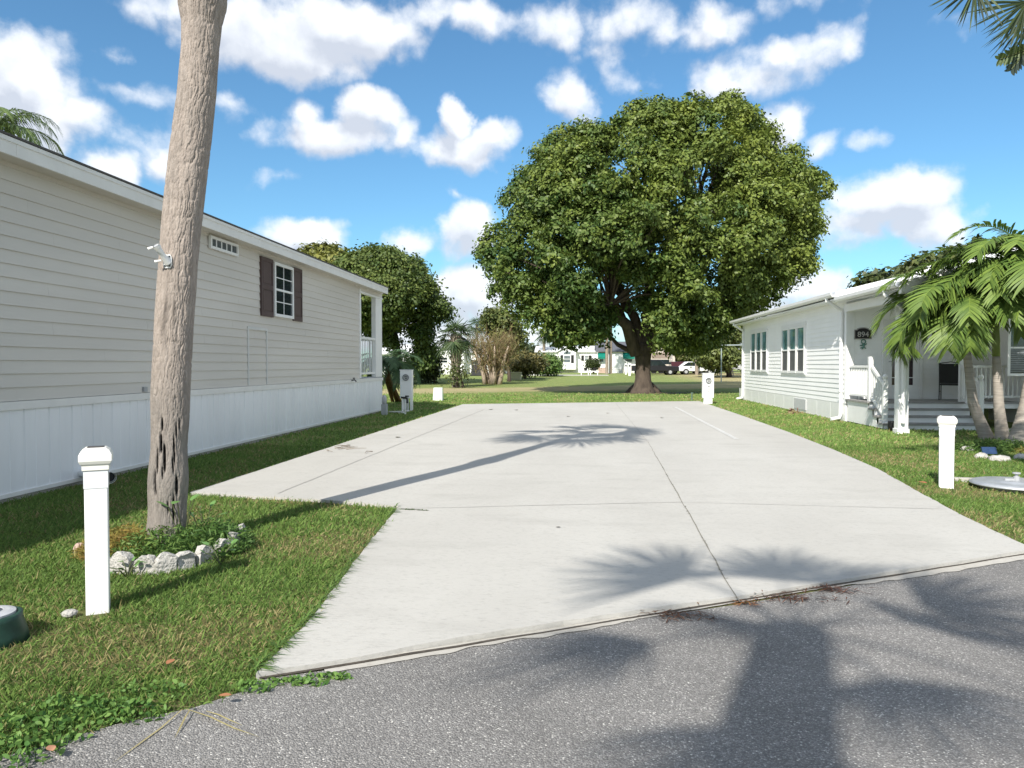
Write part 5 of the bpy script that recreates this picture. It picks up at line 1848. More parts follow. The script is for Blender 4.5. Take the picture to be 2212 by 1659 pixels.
o9 = [(1271, 782), (1280, 778), (1291, 780), (1292, 794), (1273, 795)]
b = PD(1282, 806, 92); b.z = ground_z(b.x, b.y)
tree('bush', b, o9, 92, .8, 8, 2500, .22, ((.03, .05, .015), (.09, .11, .03)), 7, 11, .1, 'small clipped dark bush beside the green awning home', 'shrub', group='bushes by the far homes', seed=12)
# trees to the right of the big tree and beyond
b = PD(1575, 812, 74); b.z = ground_z(b.x, b.y)
o10 = [(1500, 770), (1520, 720), (1550, 690), (1580, 680), (1604, 690), (1620, 715), (1612, 760), (1590, 790), (1550, 800), (1515, 798)]
tree('leafy_tree', b, o10, 74, 3.2, 36, 22000, .34, ((.06, .09, .03), (.20, .24, .07)), 14, 30, .25, 'light green tree right of the big tree behind the clothesline', group='trees beyond the lawn', seed=13, hue=lambda x, y: .55, holes=[(1590, 745, 10)])
o11 = [(1460, 760), (1480, 735), (1530, 740), (1560, 770), (1560, 795), (1470, 795)]
b = PD(1500, 808, 95); b.z = ground_z(b.x, b.y)
tree('leafy_tree', b, o11, 95, 3, 22, 9000, .42, ((.065, .10, .03), (.21, .21, .07)), 12, 22, .2, 'low hazy tree behind the parked white cars', group='trees beyond the lawn', seed=14)
# trees behind the white home
o12 = [(1850, 640), (1858, 610), (1885, 590), (1900, 580), (1925, 575), (1960, 562), (1990, 545), (2040, 535), (2100, 530), (2200, 520), (2300, 540), (2300, 660), (1900, 660)]
b = G(2060, 840); b = PD(2060, 820, 50); b.z = 0.1
tree('oak_tree', b, o12, 50, 5, 60, 36000, .40, ((.045, .07, .02), (.14, .155, .045)), 20, 40, .45, 'dark green oak rising behind the white home roof', group='trees beyond the lawn', seed=15, hue=lambda x, y: .35)
for px_, pb, d_, pc_, rp, lb in ((1650, 800, 62, 690, 22, 'sabal palm top poking over the far end of the white home'), (1608, 800, 80, 668, 26, 'hazy sabal palm between the big tree and the white home'), (1175, 806, 104, 724, 24, 'thin palm left of the arched window home'), (1197, 806, 112, 700, 24, 'taller thin palm directly behind the arched window home'),
                                 (1311, 806, 90, 680, 26, 'pale trunked palm left of the pair beside the green awning'), (1319, 806, 91, 665, 26, 'pale trunked palm right of the pair beside the green awning'), (1030, 806, 100, 700, 28, 'palm crown behind the crape myrtle and far white home'), (1505, 806, 84, 700, 30, 'palm with pale trunk hidden by low branches of the big tree')):
    sabal(px_, pb, d_, pc_, rp, lb, n=22, boots=False, trunk_w=.20, nseg=16)
# feather palm over the left roof
qp = thing('queen_palm', (PD(-35, 300, 17).x, PD(-35, 300, 17).y, 0), 'feathery palm fronds rising over the left end of the beige roof', 'palm tree')
L = Leaves()
c0 = PD(-40, 318, 17)
for az, el, ln in ((80, 62, 2.3), (60, 70, 2.4), (100, 45, 2.2), (75, 80, 2.0), (40, 55, 2.3), (-40, 60, 2.3), (-80, 50, 2.3), (-140, 55, 2.2), (150, 60, 2.2), (-10, 75, 2.2), (120, 70, 2.0)):
    pinnate_frond(L, c0, R(az), R(el), ln * .85, 56, .42, (.05, .10, .035), (.20, .27, .09), bend=2.3, w=.028, droop=.75, vee=.25)
L.build('crown', M_leaf, qp)
MB().tube([Vector((c0.x, c0.y, -.1)), Vector((c0.x, c0.y, 2)), c0], [.2, .16, .12], 10).build('trunk', M_palmbark, qp, smooth=True)

# ------------------------------------------------------------------ Christmas palm trio before the white porch
M_ringed = mat('ringed_trunk', (.33, .295, .255), .9, .25, 9, bump=.7, bscale=10, stretch=(.3, .3, 4))
M_shaft = mat('crownshaft', (.17, .21, .06), .5, .2, 5)
trio = [((2132, 952), (2102, 872), (2088, 760), (2092, 696), 15.4, [(285, 40, 1.75), (300, 12, 1.5), (262, 25, 1.7), (320, 62, 1.6), (240, 52, 1.7), (20, 72, 1.5), (80, 58, 1.5), (130, 50, 1.4), (185, 42, 1.5), (210, 15, 1.4), (350, 48, 1.4), (275, 66, 1.8)], 'left palm of the trio, its trunk leaning left across the porch steps'),
        ((2166, 958), (2158, 880), (2152, 770), (2150, 655), 15.1, [(280, 58, 1.75), (255, 40, 1.6), (310, 40, 1.6), (335, 70, 1.5), (60, 60, 1.5), (100, 45, 1.6), (150, 60, 1.5), (200, 50, 1.5), (228, 20, 1.5), (170, 25, 1.5), (290, 80, 1.6), (20, 45, 1.5)], 'middle palm of the trio with the upright grey trunk'),
        ((2200, 985), (2218, 880), (2236, 770), (2238, 620), 14.6, [(285, 55, 1.8), (265, 35, 1.75), (250, 62, 1.7), (300, 20, 1.7), (320, 60, 1.6), (40, 60, 1.5), (90, 50, 1.5), (140, 55, 1.5), (190, 50, 1.5), (220, 40, 1.6), (275, 78, 1.8)], 'right palm of the trio with the thick trunk leaning out of the picture')]
for (bx_, m1, m2, c_, d_, fr_s, lab) in trio:
    b0 = G(*bx_); d0 = d_
    b0 = PD(bx_[0], bx_[1], d0); b0.z = 0
    P_ = [b0, PD(*m1, d0), PD(*m2, d0), PD(*c_, d0)]
    root = thing('christmas_palm', b0, lab, 'palm tree', 'trio of small palms before the white porch')
    th_ = .105 if bx_[0] < 2190 else .15
    Q, rad = [], []
    for i in range(2):
        for t in np.linspace(0, 1, 18)[:-1]:
            q = P_[i].lerp(P_[i + 1], t)
            s = (i + t) / 2
            Q.append(q); rad.append(th_ * (1.5 - .80 * s ** .45) * (1 + .035 * (len(Q) % 2)))
    Q.append(P_[2]); rad.append(th_ * .66)
    MB().tube([Q[0] - UP * .15] + Q, [rad[0] * 1.3] + rad, 16).build('trunk', M_ringed, root, smooth=True)
    MB().tube([P_[2], P_[2].lerp(P_[3], .3), P_[2].lerp(P_[3], .75), P_[3] + UP * .05], [th_ * .70, th_ * .72, th_ * .5, th_ * .22], 12).build('crownshaft', M_shaft, root, smooth=True)
    for az, el, ln in fr_s + [((a_ * 137 + bx_[0]) % 360, 18 + 13 * (a_ % 5), 1.5) for a_ in range(16)]:
        L = Leaves()
        pinnate_frond(L, P_[3] + UP * .12, R(az - 5), R(el), ln * 1.2, 46, .58, (.035, .095, .022), (.21, .30, .055), bend=2.3, w=.044, droop=.42, vee=.42, stem=.02, fwd=.45)
        L.build('frond', M_leaf, root)

# bed under the trio
bc = G(2160, 975)
L = Leaves()
weed_patch((bc.x + .1, bc.y), 1.1, .35, 1500, .22, (.04, .09, .02), (.13, .21, .05), L, .016, .09)
weed_patch((bc.x + .55, bc.y - .3), .5, .25, 700, .16, (.20, .15, .04), (.22, .22, .06), L, .012, .07)
tag(L.build('weeds', M_blade), 'grassy weeds round the feet of the palm trio', 'weeds', kind='stuff')
for i, ((x, y), w, lb) in enumerate((((2088, 975), .22, 'long low grey border rock left of the blue box'), ((2160, 996), .3, 'cracked pale border rock right below the blue box'), ((2120, 990), .18, 'flat border rock below left of the blue box'), ((2205, 992), .18, 'white border rock at the right picture edge'))):
    p = G(x, y)
    m = MB().lathe([(w * .6, -.02), (w * .62, .03), (w * .5, .07), (w * .25, .09), (.01, .095)], (0, 0, 0), 9)
    m.v = [(p.x + vx * 1.0 + rng.normal() * .012, p.y + vy * .5 + rng.normal() * .01, vz + rng.normal() * .006) for vx, vy, vz in m.v]
    tag(m.build('rock', M_scallop, smooth=True), lb, 'rock', 'border rocks of the palm bed')
p = G(2139, 987)
bb = thing('solar_spotlight', (p.x, p.y, 0), 'dark blue tilted solar spotlight panel in the palm bed', 'spotlight')
MB().prism([(p.x - .115, p.y, .05), (p.x + .115, p.y, .05), (p.x + .115, p.y + .05, .16), (p.x - .115, p.y + .05, .16)], (0, .03, 0)).build('panel', mat('blue_panel', (.02, .045, .11), .25, .2, 20, spec=.6), bb)
MB().tube([(p.x, p.y + .05, -.02), (p.x, p.y + .05, .10)], .012, 6).build('stake', M_black, bb)
# dried plant by the white skirting
p = G(1715, 893)
L = Leaves()
n = 60
dd = unit(np.stack([rng.normal(size=n), rng.normal(size=n), np.abs(rng.normal(size=n)) + .3], -1))
V, F = blades(np.tile([p.x, p.y, 0], (n, 1)) + rng.normal(size=(n, 3)) * [.06, .12, 0], dd, unit(np.cross(dd, rand_unit(n))), rng.uniform(.15, .5, n), .05, .6, 3, 'leaf')
L.put(V, F, np.repeat(np.where(rng.uniform(size=(n, 1)) < .5, np.array((.32, .27, .13)), np.array((.24, .13, .10))), 8, axis=0))
tag(L.build('dry_plant', M_leaf), 'dried straw coloured strappy plant against the white skirting', 'plant')

# ------------------------------------------------------------------ palm behind the camera (its shade falls on the street) and the one at top right
sc2 = G(1640, 1362); kz2 = 8.2
sc2.x += .20
c2_ = Vector((sc2.x, sc2.y, 0)) + to_sun * (kz2 / to_sun.z)
rp = thing('palm_tree', (c2_.x, c2_.y, 0), 'fan palm across the street, outside the picture, shading the asphalt', 'palm tree', 'fan palms')
L = Leaves()
fan_crown(L, c2_, 11, 1.05, .90, 26, G1, G2, lo=0, hi=62, droop=.16, w=.050, spread=70)
L.build('crown', M_leaf, rp)
MB().tube([Vector((c2_.x - .1, c2_.y - .1, -.2)), Vector((c2_.x, c2_.y, 3)), Vector((c2_.x, c2_.y, kz2 - 1.0)), c2_], [.22, .18, .245, .20], 14).build('trunk', M_palmbark, rp, smooth=True)

c3 = PD(2262, -75, 8.2)
b3 = PD(2480, 1000, 8.2); b3.z = 0
rp = thing('palm_tree', b3, 'fan palm whose frond tips hang into the top right corner', 'palm tree', 'fan palms')
MB().tube([b3 - UP * .1, b3.lerp(c3, .5) + Vector((.25, 0, 0)), c3], [.2, .17, .15], 14).build('trunk', M_palmbark, rp, smooth=True)


def aimed_fan(tip_px, d, aim_px, d2, flen, nseg, spread, name='frond'):
    L = Leaves()
    tip = PD(*tip_px, d); aim = PD(*aim_px, d2)
    st_ = [c3, c3.lerp(tip, .5) + UP * .08, tip]
    L.mb(MB().tube(st_, [.022, .016, .011], 6, cap=False), (.10, .12, .05))
    fd = np.array((aim - tip).normalized())
    view = np.array(ray(*tip_px).normalized())
    s_ = unit(np.cross(fd, view)[None])[0]
    n_ = np.cross(s_, fd)
    a = np.radians(np.linspace(-spread, spread, nseg))
    dr = unit(np.cos(a)[:, None] * fd + np.sin(a)[:, None] * s_ + rng.normal(size=(nseg, 3)) * .06)
    side = unit(np.cross(dr, n_) + n_ * (.6 * (-1) ** np.arange(nseg))[:, None])
    V, F = blades(np.tile(np.array(tip), (nseg, 1)), dr, side, flen * rng.uniform(.75, 1.1, nseg), .021, .10 * rng.uniform(.3, 1.6, nseg), 4, 'leaf')
    L.put(V, F, np.repeat(np.array((.022, .04, .02)) + rng.uniform(0, 1, (nseg, 1)) ** 2 * np.array((.08, .10, .03)), 10, axis=0))  # backlit darkness of these fronds is put into the blade colour
    return L.build(name, M_leaf, rp)


aimed_fan((2108, -30), 7.6, (2068, 50), 7.5, .46, 36, 58)
aimed_fan((2218, 5), 7.9, (2130, 105), 7.8, .62, 44, 58)
aimed_fan((2240, 20), 8.2, (2185, 130), 8.2, .62, 34, 45)
L = Leaves()
fan_crown(L, c3, 16, .9, .9, 30, G1, G2, lo=0, hi=80, azr=(40, 170), droop=.2)
L.build('crown', M_leaf, rp)
vl = Leaves()
for (x0, y0), (x1, y1), ln in (((2225, 105), (2160, 128), .30), ((2225, 95), (2185, 150), .30)):
    p0, p1 = PD(x0, y0, 8.0), PD(x1, y1, 8.0)
    n = 9
    dv = np.array((p1 - p0).normalized())
    vw = np.array(ray(x0, y0).normalized())
    pr2 = unit(np.cross(dv, vw)[None])[0]
    t = np.linspace(.1, 1, n)[:, None]
    base = np.array(p0) + np.array(p1 - p0) * t
    for sg_ in (-1, 1):
        dd = unit(pr2 * sg_ + dv * .8 + rng.normal(size=(n, 3)) * .1)
        V, F = blades(base, dd, unit(np.cross(dd, vw)), .15 * (1.1 - t[:, 0] * .6), .035, .1, 4, 'leaf')
        vl.put(V, F, np.array((.10, .15, .04)) if y1 < 140 else np.array((.03, .05, .035)))
    vl.mb(MB().tube([p0, p1], .008, 5, cap=False), (.10, .12, .04))
vl.build('climbing_leaf', M_leaf, rp)
# ------------------------------------------------------------------ homes across the lawn
def at_ground(px_, d):
    p = PD(px_, 806, d)
    p.z = ground_z(p.x, p.y)
    return p


def hpx(y, d):                   # height in metres of photo row y at distance d
    return PD(1106, y, d).z


M_rooflight = mat('pale_roof', (.66, .67, .67), .6, .06, 2)
M_roofdark = mat('dark_roof', (.10, .105, .12), .9, .2, 10)
M_awn = mat('awning_green', (.0, .17, .12), .6, .1, 6)


def facade(root, x0, x1, y, zb, ze, depth, wallmat=M_wsid, skirt=.5):
    MB().box(x0, y, zb + skirt, x1, y + depth, ze).build('wall', wallmat, root)
    MB().box(x0 + .03, y + .03, zb - .1, x1 - .03, y + depth - .03, zb + skirt - .004).build('skirting', M_whiteV, root)


def gable_roof(root, x0, x1, y, depth, ze, rise, m, over=.35):
    """ridge along X"""
    ym = y + depth / 2
    MB().prism([(x0 - over, y - over, ze), (x0 - over, ym, ze + rise), (x0 - over, y + depth + over, ze), (x0 - over, y + depth + over, ze + .12), (x0 - over, ym, ze + rise + .12), (x0 - over, y - over, ze + .12)], (x1 - x0 + 2 * over, 0, 0)).build('roof', m, root)
    g = MB()
    for x in (x0 + .02, x1 - .12):
        g.prism([(x, y + .02, ze + .002), (x, ym, ze + rise - .02), (x, y + depth - .02, ze + .002)], (.1, 0, 0))
    g.build('gable_end', M_wsid, root)


def win(root, x0, x1, z0, z1, y, shutters=False, glass=M_glass, rows_=2):
    f = MB()
    t = .08
    f.box(x0, y - .06, z0, x1, y - .003, z0 + t); f.box(x0, y - .06, z1 - t, x1, y - .003, z1)
    f.box(x0, y - .06, z0 + t, x0 + t, y - .003, z1 - t); f.box(x1 - t, y - .06, z0 + t, x1, y - .003, z1 - t)
    if rows_ == 2: f.box(x0 + t, y - .05, (z0 + z1) / 2 - .03, x1 - t, y - .003, (z0 + z1) / 2 + .03)
    w = f.build('window', M_whiteV, root)
    MB().box(x0 + t, y - .03, z0 + t, x1 - t, y - .008, z1 - t).build('pane', glass, w)
    if shutters:
        for xa in (x0 - .42, x1 + .04):
            MB().box(xa, y - .05, z0 - .02, xa + .38, y - .003, z1 + .02).build('shutter', M_black, root)


def xat(px_, Y):
    return PY(px_, 800, Y).x


M_fglass = mat('far_glass', (.14, .17, .18), .2, .3, .8, spec=.6)
# centre home with arched gable window
Y = 104.0
zb = ground_z(0, Y)
h1 = thing('mobile_home', (xat(1225, Y), Y + 3, zb), 'white home with arched window in a small front gable and black shutters', 'mobile home', 'white homes across the lawn')
x0, x1 = xat(1160, Y), xat(1290, Y)
ze = hpx(761, Y)
facade(h1, x0, x1, Y, zb, ze, 7)
gable_roof(h1, x0, x1, Y, 7, ze, .85, M_rooflight)
gx0, gx1 = xat(1207, Y), xat(1244, Y); gm = (gx0 + gx1) / 2
gp = hpx(752, Y)
MB().prism([(gx0, Y - 1.0, zb + .45), (gx1, Y - 1.0, zb + .45), (gx1, Y - 1.0, ze + .05), (gm, Y - 1.0, gp), (gx0, Y - 1.0, ze + .05)], (0, .99, 0)).build('bay', M_wsid, h1)
MB().prism([(gx0 - .3, Y - 1.25, ze + .0), (gm, Y - 1.25, gp + .12), (gx1 + .3, Y - 1.25, ze + .0), (gx1 + .3, Y - 1.25, ze + .12), (gm, Y - 1.25, gp + .26), (gx0 - .3, Y - 1.25, ze + .12)], (0, 3.6, 0)).build('bay_roof', M_rooflight, h1)
wx0, wx1 = xat(1217, Y - 1), xat(1233, Y - 1)
wz0, wz1 = hpx(784, Y), hpx(767.5, Y)
win(h1, wx0, wx1, wz0, wz1, Y - 1.0, True, M_fglass)
ar_ = MB().prism([((wx0 + wx1) / 2 + .5 * math.cos(a), Y - 1.05, wz1 + .12 + .45 * math.sin(a)) for a in np.linspace(0, math.pi, 12)], (0, .045, 0))
ar_.build('arched_window', M_fglass, h1)
win(h1, xat(1262, Y), xat(1271, Y), hpx(779, Y), hpx(768, Y), Y, True, M_fglass)
win(h1, xat(1185, Y), xat(1195, Y), hpx(781, Y), hpx(768, Y), Y, False, M_fglass)
# home with green awnings and dark roof
Y = 98.0
zb = ground_z(0, Y)
h2 = thing('mobile_home', (xat(1335, Y), Y + 3, zb), 'white home with dark grey roof and two green window awnings', 'mobile home', 'white homes across the lawn')
x0, x1 = xat(1292, Y), xat(1378, Y)
ze = hpx(760.5, Y)
facade(h2, x0, x1, Y, zb, ze, 7)
gable_roof(h2, x0, x1, Y, 7, ze, 1.35, M_roofdark)
MB().box(x0 + .0, Y - .02, zb + .0, xat(1312, Y), Y - .004, zb + .75).build('brick_base', mat('brick', (.45, .33, .27), .8, .2, 12), h2)
for a, b in ((1293, 1306), (1347, 1368)):
    xa, xb = xat(a, Y), xat(b, Y)
    win(h2, xa + .1, xb - .1, hpx(783, Y), hpx(768, Y), Y, False, M_fglass)
    zt, zl = hpx(763, Y), hpx(772, Y)
    aw = MB().prism([(xa - .1, Y - .02, zt), (xa - .1, Y - .75, zl), (xa - .1, Y - .75, zl + .05), (xa - .1, Y - .02, zt + .06)], (xb - xa + .2, 0, 0))
    aw.add([(xa - .1, Y - .752, zl), (xb + .1, Y - .752, zl), (xb + .1, Y - .752, zl - .22), (xa - .1, Y - .752, zl - .22)], [(0, 1, 2, 3)])
    aw.build('awning', M_awn, h2)
dr_ = MB()
sx_ = xat(1344, Y)
for k in range(5):
    dr_.box(sx_ + .3 * k, Y - 1.6, zb, sx_ + .3 * k + .29, Y - .7, zb + .75 - .15 * k)
dr_.build('steps', M_conc2, h2)
rl = MB()
for k in range(5):
    rl.box(sx_ + .3 * k + .1, Y - 1.62, zb, sx_ + .3 * k + .17, Y - 1.56, zb + 1.7 - .16 * k)
rl.bar((sx_ + .1, Y - 1.6, zb + 1.7), (sx_ + 1.5, Y - 1.6, zb + .95), .06, .06)
rl.build('step_railing', M_white, h2)
# left white home with dark carport windows
Y = 88.0
zb = ground_z(0, Y)
h3 = thing('mobile_home', (xat(1010, Y), Y + 3, zb), 'white home with shaded porch and grey shingle roof behind the sabal palm', 'mobile home', 'white homes across the lawn')
x0, x1 = xat(938, Y), xat(1085, Y)
ze = hpx(762, Y)
facade(h3, x0, x1, Y, zb, ze, 8)
gable_roof(h3, x0, x1, Y, 8, ze, 1.3, mat('grey_roof', (.33, .33, .33), .9, .15, 8))
gx0, gx1 = xat(945, Y), xat(1006, Y); gm = (gx0 + gx1) / 2
MB().prism([(gx0, Y - 1.5, zb), (gx1, Y - 1.5, zb), (gx1, Y - 1.5, ze), (gm, Y - 1.5, hpx(748, Y)), (gx0, Y - 1.5, ze)], (0, 1.49, 0)).build('gable_wing', M_wsid, h3)
MB().prism([(gx0 - .4, Y - 1.8, ze - .1), (gm, Y - 1.8, hpx(746, Y)), (gx1 + .4, Y - 1.8, ze - .1), (gx1 + .4, Y - 1.8, ze + .06), (gm, Y - 1.8, hpx(744, Y)), (gx0 - .4, Y - 1.8, ze + .06)], (0, 4, 0)).build('wing_roof', M_rooflight, h3)
win(h3, xat(950, Y - 1.5), xat(968, Y - 1.5), hpx(785, Y), hpx(771, Y), Y - 1.5, False, M_glass)
win(h3, xat(1017, Y), xat(1034, Y), hpx(798, Y), hpx(776, Y), Y, False, M_glass)
win(h3, xat(1046, Y), xat(1062, Y), hpx(790, Y), hpx(776, Y), Y, False, M_glass)
MB().box(xat(1036, Y), Y - .5, zb, xat(1040, Y), Y - .3, ze).build('porch_post', M_white, h3)
# far left home behind the oak trunk
Y = 84.0
zb = ground_z(0, Y)
h4 = thing('mobile_home', (xat(880, Y), Y + 3, zb), 'white home half hidden behind the oak trunk and low shrubs', 'mobile home', 'white homes across the lawn')
x0, x1 = xat(815, Y), xat(925, Y)
ze = hpx(765, Y)
facade(h4, x0, x1, Y, zb, ze, 7)
gable_roof(h4, x0, x1, Y, 7, ze, 1.1, M_rooflight)
win(h4, xat(880, Y), xat(891, Y), hpx(798, Y), hpx(774, Y), Y, False, M_fglass)
win(h4, xat(835, Y), xat(850, Y), hpx(795, Y), hpx(776, Y), Y, False, M_fglass)

# covered grill, beige utility box, white pedestals, tiny furniture
p = at_ground(1032, 80)
gr_ = MB().prism([(p.x - .9, p.y, p.z), (p.x + .75, p.y, p.z), (p.x + .6, p.y, p.z + .9), (p.x + .2, p.y, p.z + 1.25), (p.x - .3, p.y, p.z + 1.3), (p.x - .65, p.y, p.z + .8)], (0, .8, 0))
tag(gr_.build('covered_grill', mat('black_cover', (.03, .03, .035), .6, .3, 3), bevel=.08), 'grill under a dark cover beside the far white porch', 'grill')
p = PD(1113, 809, 66); p.z = ground_z(p.x, p.y)
ub = thing('utility_box', p, 'square beige utility box standing on the far lawn', 'utility box')
M_tan = mat('tan_box', (.50, .48, .33), .6, .06, 5)
MB().box(p.x - .5, p.y, p.z, p.x + .5, p.y + .9, p.z + .62).build('body', M_tan, ub, bevel=.02)
MB().box(p.x - .53, p.y - .03, p.z + .622, p.x + .53, p.y + .93, p.z + .70).build('lid', M_tan, ub, bevel=.02)
for px_, d_, w_h, hh, lb in ((1152, 84, .30, 1.25, 'thin white pedestal left of the bright green bush'), (1352, 86, .30, 1.3, 'thin white pedestal in front of the green awning home steps'), (1360, 80, .36, 1.35, 'white pedestal just left of the big tree trunk')):
    p = at_ground(px_, d_)
    r = thing('utility_pedestal', p, lb, 'utility pedestal', 'white electric pedestals across the lawn')
    MB().box(p.x - w_h / 2, p.y, p.z + .3, p.x + w_h / 2, p.y + .2, p.z + hh).build('cabinet', M_whiteV, r)
    MB().box(p.x - w_h / 3, p.y + .03, p.z, p.x + w_h / 3, p.y + .17, p.z + .298).build('support', M_whiteV, r)
    MB().tube([(p.x, p.y - .06, p.z + hh - .25), (p.x, p.y - .002, p.z + hh - .25)], .1, 10).build('meter', M_dark, r)
p = at_ground(1226, 83)
tag(MB().box(p.x - 6, p.y - 2.2, p.z - .1, p.x + 4.5, p.y + 2.2, p.z + .03).build('patio', M_conc), 'pale concrete patio before the arched window home', 'patio', kind='structure')
for px_, lb in ((1263, 'left white garden bench with dark pot on top'), (1283, 'right white garden bench with dark pot on top')):
    p = at_ground(px_, 82)
    r = thing('garden_bench', p, lb, 'bench', 'white benches on the far patio')
    MB().box(p.x - .55, p.y, p.z + .42, p.x + .55, p.y + .4, p.z + .50).build('seat', M_white, r)
    for s in (-.42, .36):
        MB().box(p.x + s, p.y + .02, p.z, p.x + s + .08, p.y + .38, p.z + .418).build('leg', M_white, r)
    tag(MB().lathe([(.14, .502), (.2, .8), (.21, .86), (.17, .86)], (p.x + .1, p.y + .2, p.z), 12).build('plant_pot', M_black), lb.replace('white garden bench with dark pot on top', 'dark pot standing on a white garden bench'), 'pot', 'dark pots on the far benches')

# fifth wheel camper behind the tree
p = at_ground(1430, 92)
cr = thing('camper', p, 'beige and tan fifth wheel camper parked behind the big tree trunk', 'camper')
M_cbe = mat('camper_beige', (.52, .46, .39), .45, .05, 2); M_ctan = mat('camper_tan', (.24, .19, .155), .5, .06, 2)
cxl, cxr = xat(1404, p.y), xat(1458, p.y)
zt = hpx(752, 92)
MB().prism([(cxl, p.y, p.z + .75), (cxr, p.y, p.z + .75), (cxr, p.y, zt - 1.2), (cxr - .35, p.y, zt - .4), (cxr - 1.0, p.y, zt), (cxl, p.y, zt)], (0, 6, 0)).build('body', M_cbe, cr)
MB().box(cxl + .2, p.y - .03, p.z + 1.9, cxr - .45, p.y - .004, p.z + 2.6).build('stripe', M_ctan, cr)
MB().prism([(cxr - 1.3, p.y - .035, zt - .8), (cxr - .25, p.y - .035, zt - .8), (cxr - .3, p.y - .035, zt - .55), (cxr - .9, p.y - .035, zt - .12), (cxr - 1.3, p.y - .035, zt - .12)], (0, .03, 0)).build('nose_panel', M_ctan, cr)
MB().box(cxl + .35, p.y - .05, p.z + 1.2, cxr - .7, p.y - .032, p.z + 1.75).build('rear_window', M_glass, cr)
MB().box(cxl + .1, p.y - .12, p.z + .5, cxr - .1, p.y - .002, p.z + .74).build('bumper', M_white, cr)
ldr = MB()
for s in (0, .45): ldr.tube([(cxr - .6 + s * .5, p.y - .09, p.z + .75), (cxr - .6 + s * .5, p.y - .09, p.z + 2.9)], .03, 6)
for k in range(6): ldr.tube([(cxr - .6, p.y - .09, p.z + 1 + .33 * k), (cxr - .375, p.y - .09, p.z + 1 + .33 * k)], .02, 6)
ldr.build('ladder', M_grey, cr)
for s in (cxl + .5, cxl + 1.4):
    MB().tube([(s, p.y + .2, p.z + .38), (s, p.y + .45, p.z + .38)], .38, 16).build('wheel', M_black, cr)


def vehicle(p, length, col, label, name, cat, pickup=False, rz=0.0, grp=None):
    """simple side profile vehicle about the origin, nose towards +X"""
    root = thing(name, (0, 0, 0), label, cat, grp)
    l, w = length / 2, .9
    if pickup:
        pr = [(-l, .45), (l, .45), (l, .95), (l * .45, 1.05), (l * .22, 1.72), (-l * .22, 1.75), (-l * .28, 1.08), (-l, 1.08)]
        gl = [(l * .42, 1.07), (l * .22, 1.62), (-l * .18, 1.64), (-l * .2, 1.08)]
    else:
        pr = [(-l, .40), (l, .40), (l, .85), (l * .5, 1.0), (l * .18, 1.48), (-l * .55, 1.5), (-l * .92, .98), (-l, .9)]
        gl = [(l * .45, 1.0), (l * .16, 1.41), (-l * .52, 1.43), (-l * .82, 1.0)]
    MB().prism([(x, -w, z) for x, z in pr], (0, 2 * w, 0)).build('body', col, root, bevel=.07)
    for s in (-w - .012, w + .002):
        MB().prism([(x, s, z) for x, z in gl], (0, .01, 0)).build('side_window', M_glass, root)
    MB().add([(l * .47, -w * .8, 1.03), (l * .47, w * .8, 1.03), (l * .23, w * .75, 1.45), (l * .23, -w * .75, 1.45)], [(0, 1, 2, 3)]).build('windscreen', M_glass, root)
    for sx in (-l * .62, l * .62):
        for sy in (-w - .01, w - .2):
            wr = MB().tube([(sx, sy, .34), (sx, sy + .21, .34)], .34, 18).build('wheel', M_black, root)
            MB().tube([(sx, sy - .005, .34), (sx, sy + .215, .34)], .19, 14).build('rim', M_grey, wr)
    for sy in (-w * .8, w * .55):
        MB().box(l - .04, sy, .68, l + .012, sy + .25, .84).build('headlight', M_white, root)
        MB().box(-l - .012, sy, .70, -l + .04, sy + .2, .9).build('tail_light', mat('tail_red', (.35, .01, .01), .3), root)
    root.location = p
    root.rotation_euler.z = rz
    return root


M_red = mat('car_red', (.045, .006, .008), .3, .05, 2); M_cwhite = mat('car_white', (.74, .75, .76), .3, .03, 2)
vehicle(at_ground(1412, 84), 5.4, mat('truck_dark', (.02, .02, .024), .3), 'dark pickup parked before the beige camper', 'pickup_truck', 'pickup', True, R(8))
vehicle(at_ground(1463, 88), 4.3, M_red, 'dark red car beside the pickup right of the tree trunk', 'parked_car', 'car', False, R(90))
vehicle(at_ground(1480, 90), 4.4, M_cwhite, 'white car nearest the big tree trunk, left of the white sedan', 'parked_car', 'car', False, R(180), 'white cars parked under the far trees')
vehicle(at_ground(1504, 86), 4.4, M_cwhite, 'white sedan parked left of the picnic table', 'parked_car', 'car', False, R(4), 'white cars parked under the far trees')
# white camper by the end of the white home
p = at_ground(1603, 86)
wc = thing('camper', p, 'white travel trailer partly hidden by the end of the white home', 'camper')
MB().prism([(p.x - .9, p.y, p.z + .6), (p.x + 1.9, p.y, p.z + .6), (p.x + 1.9, p.y, p.z + 3.0), (p.x - .4, p.y, p.z + 3.0), (p.x - .9, p.y, p.z + 2.5)], (0, 5, 0)).build('body', M_cwhite, wc, bevel=.1)
MB().box(p.x - .5, p.y - .02, p.z + 1.6, p.x + .6, p.y - .004, p.z + 2.3).build('window', M_fglass, wc)
MB().box(p.x - .85, p.y - .03, p.z + .6, p.x + 1.85, p.y - .004, p.z + .95).build('stripe', M_grey, wc)
for s in (0.2, 1.1):
    MB().tube([(p.x + s, p.y - .01, p.z + .36), (p.x + s, p.y + .22, p.z + .36)], .36, 14).build('wheel', M_black, wc)
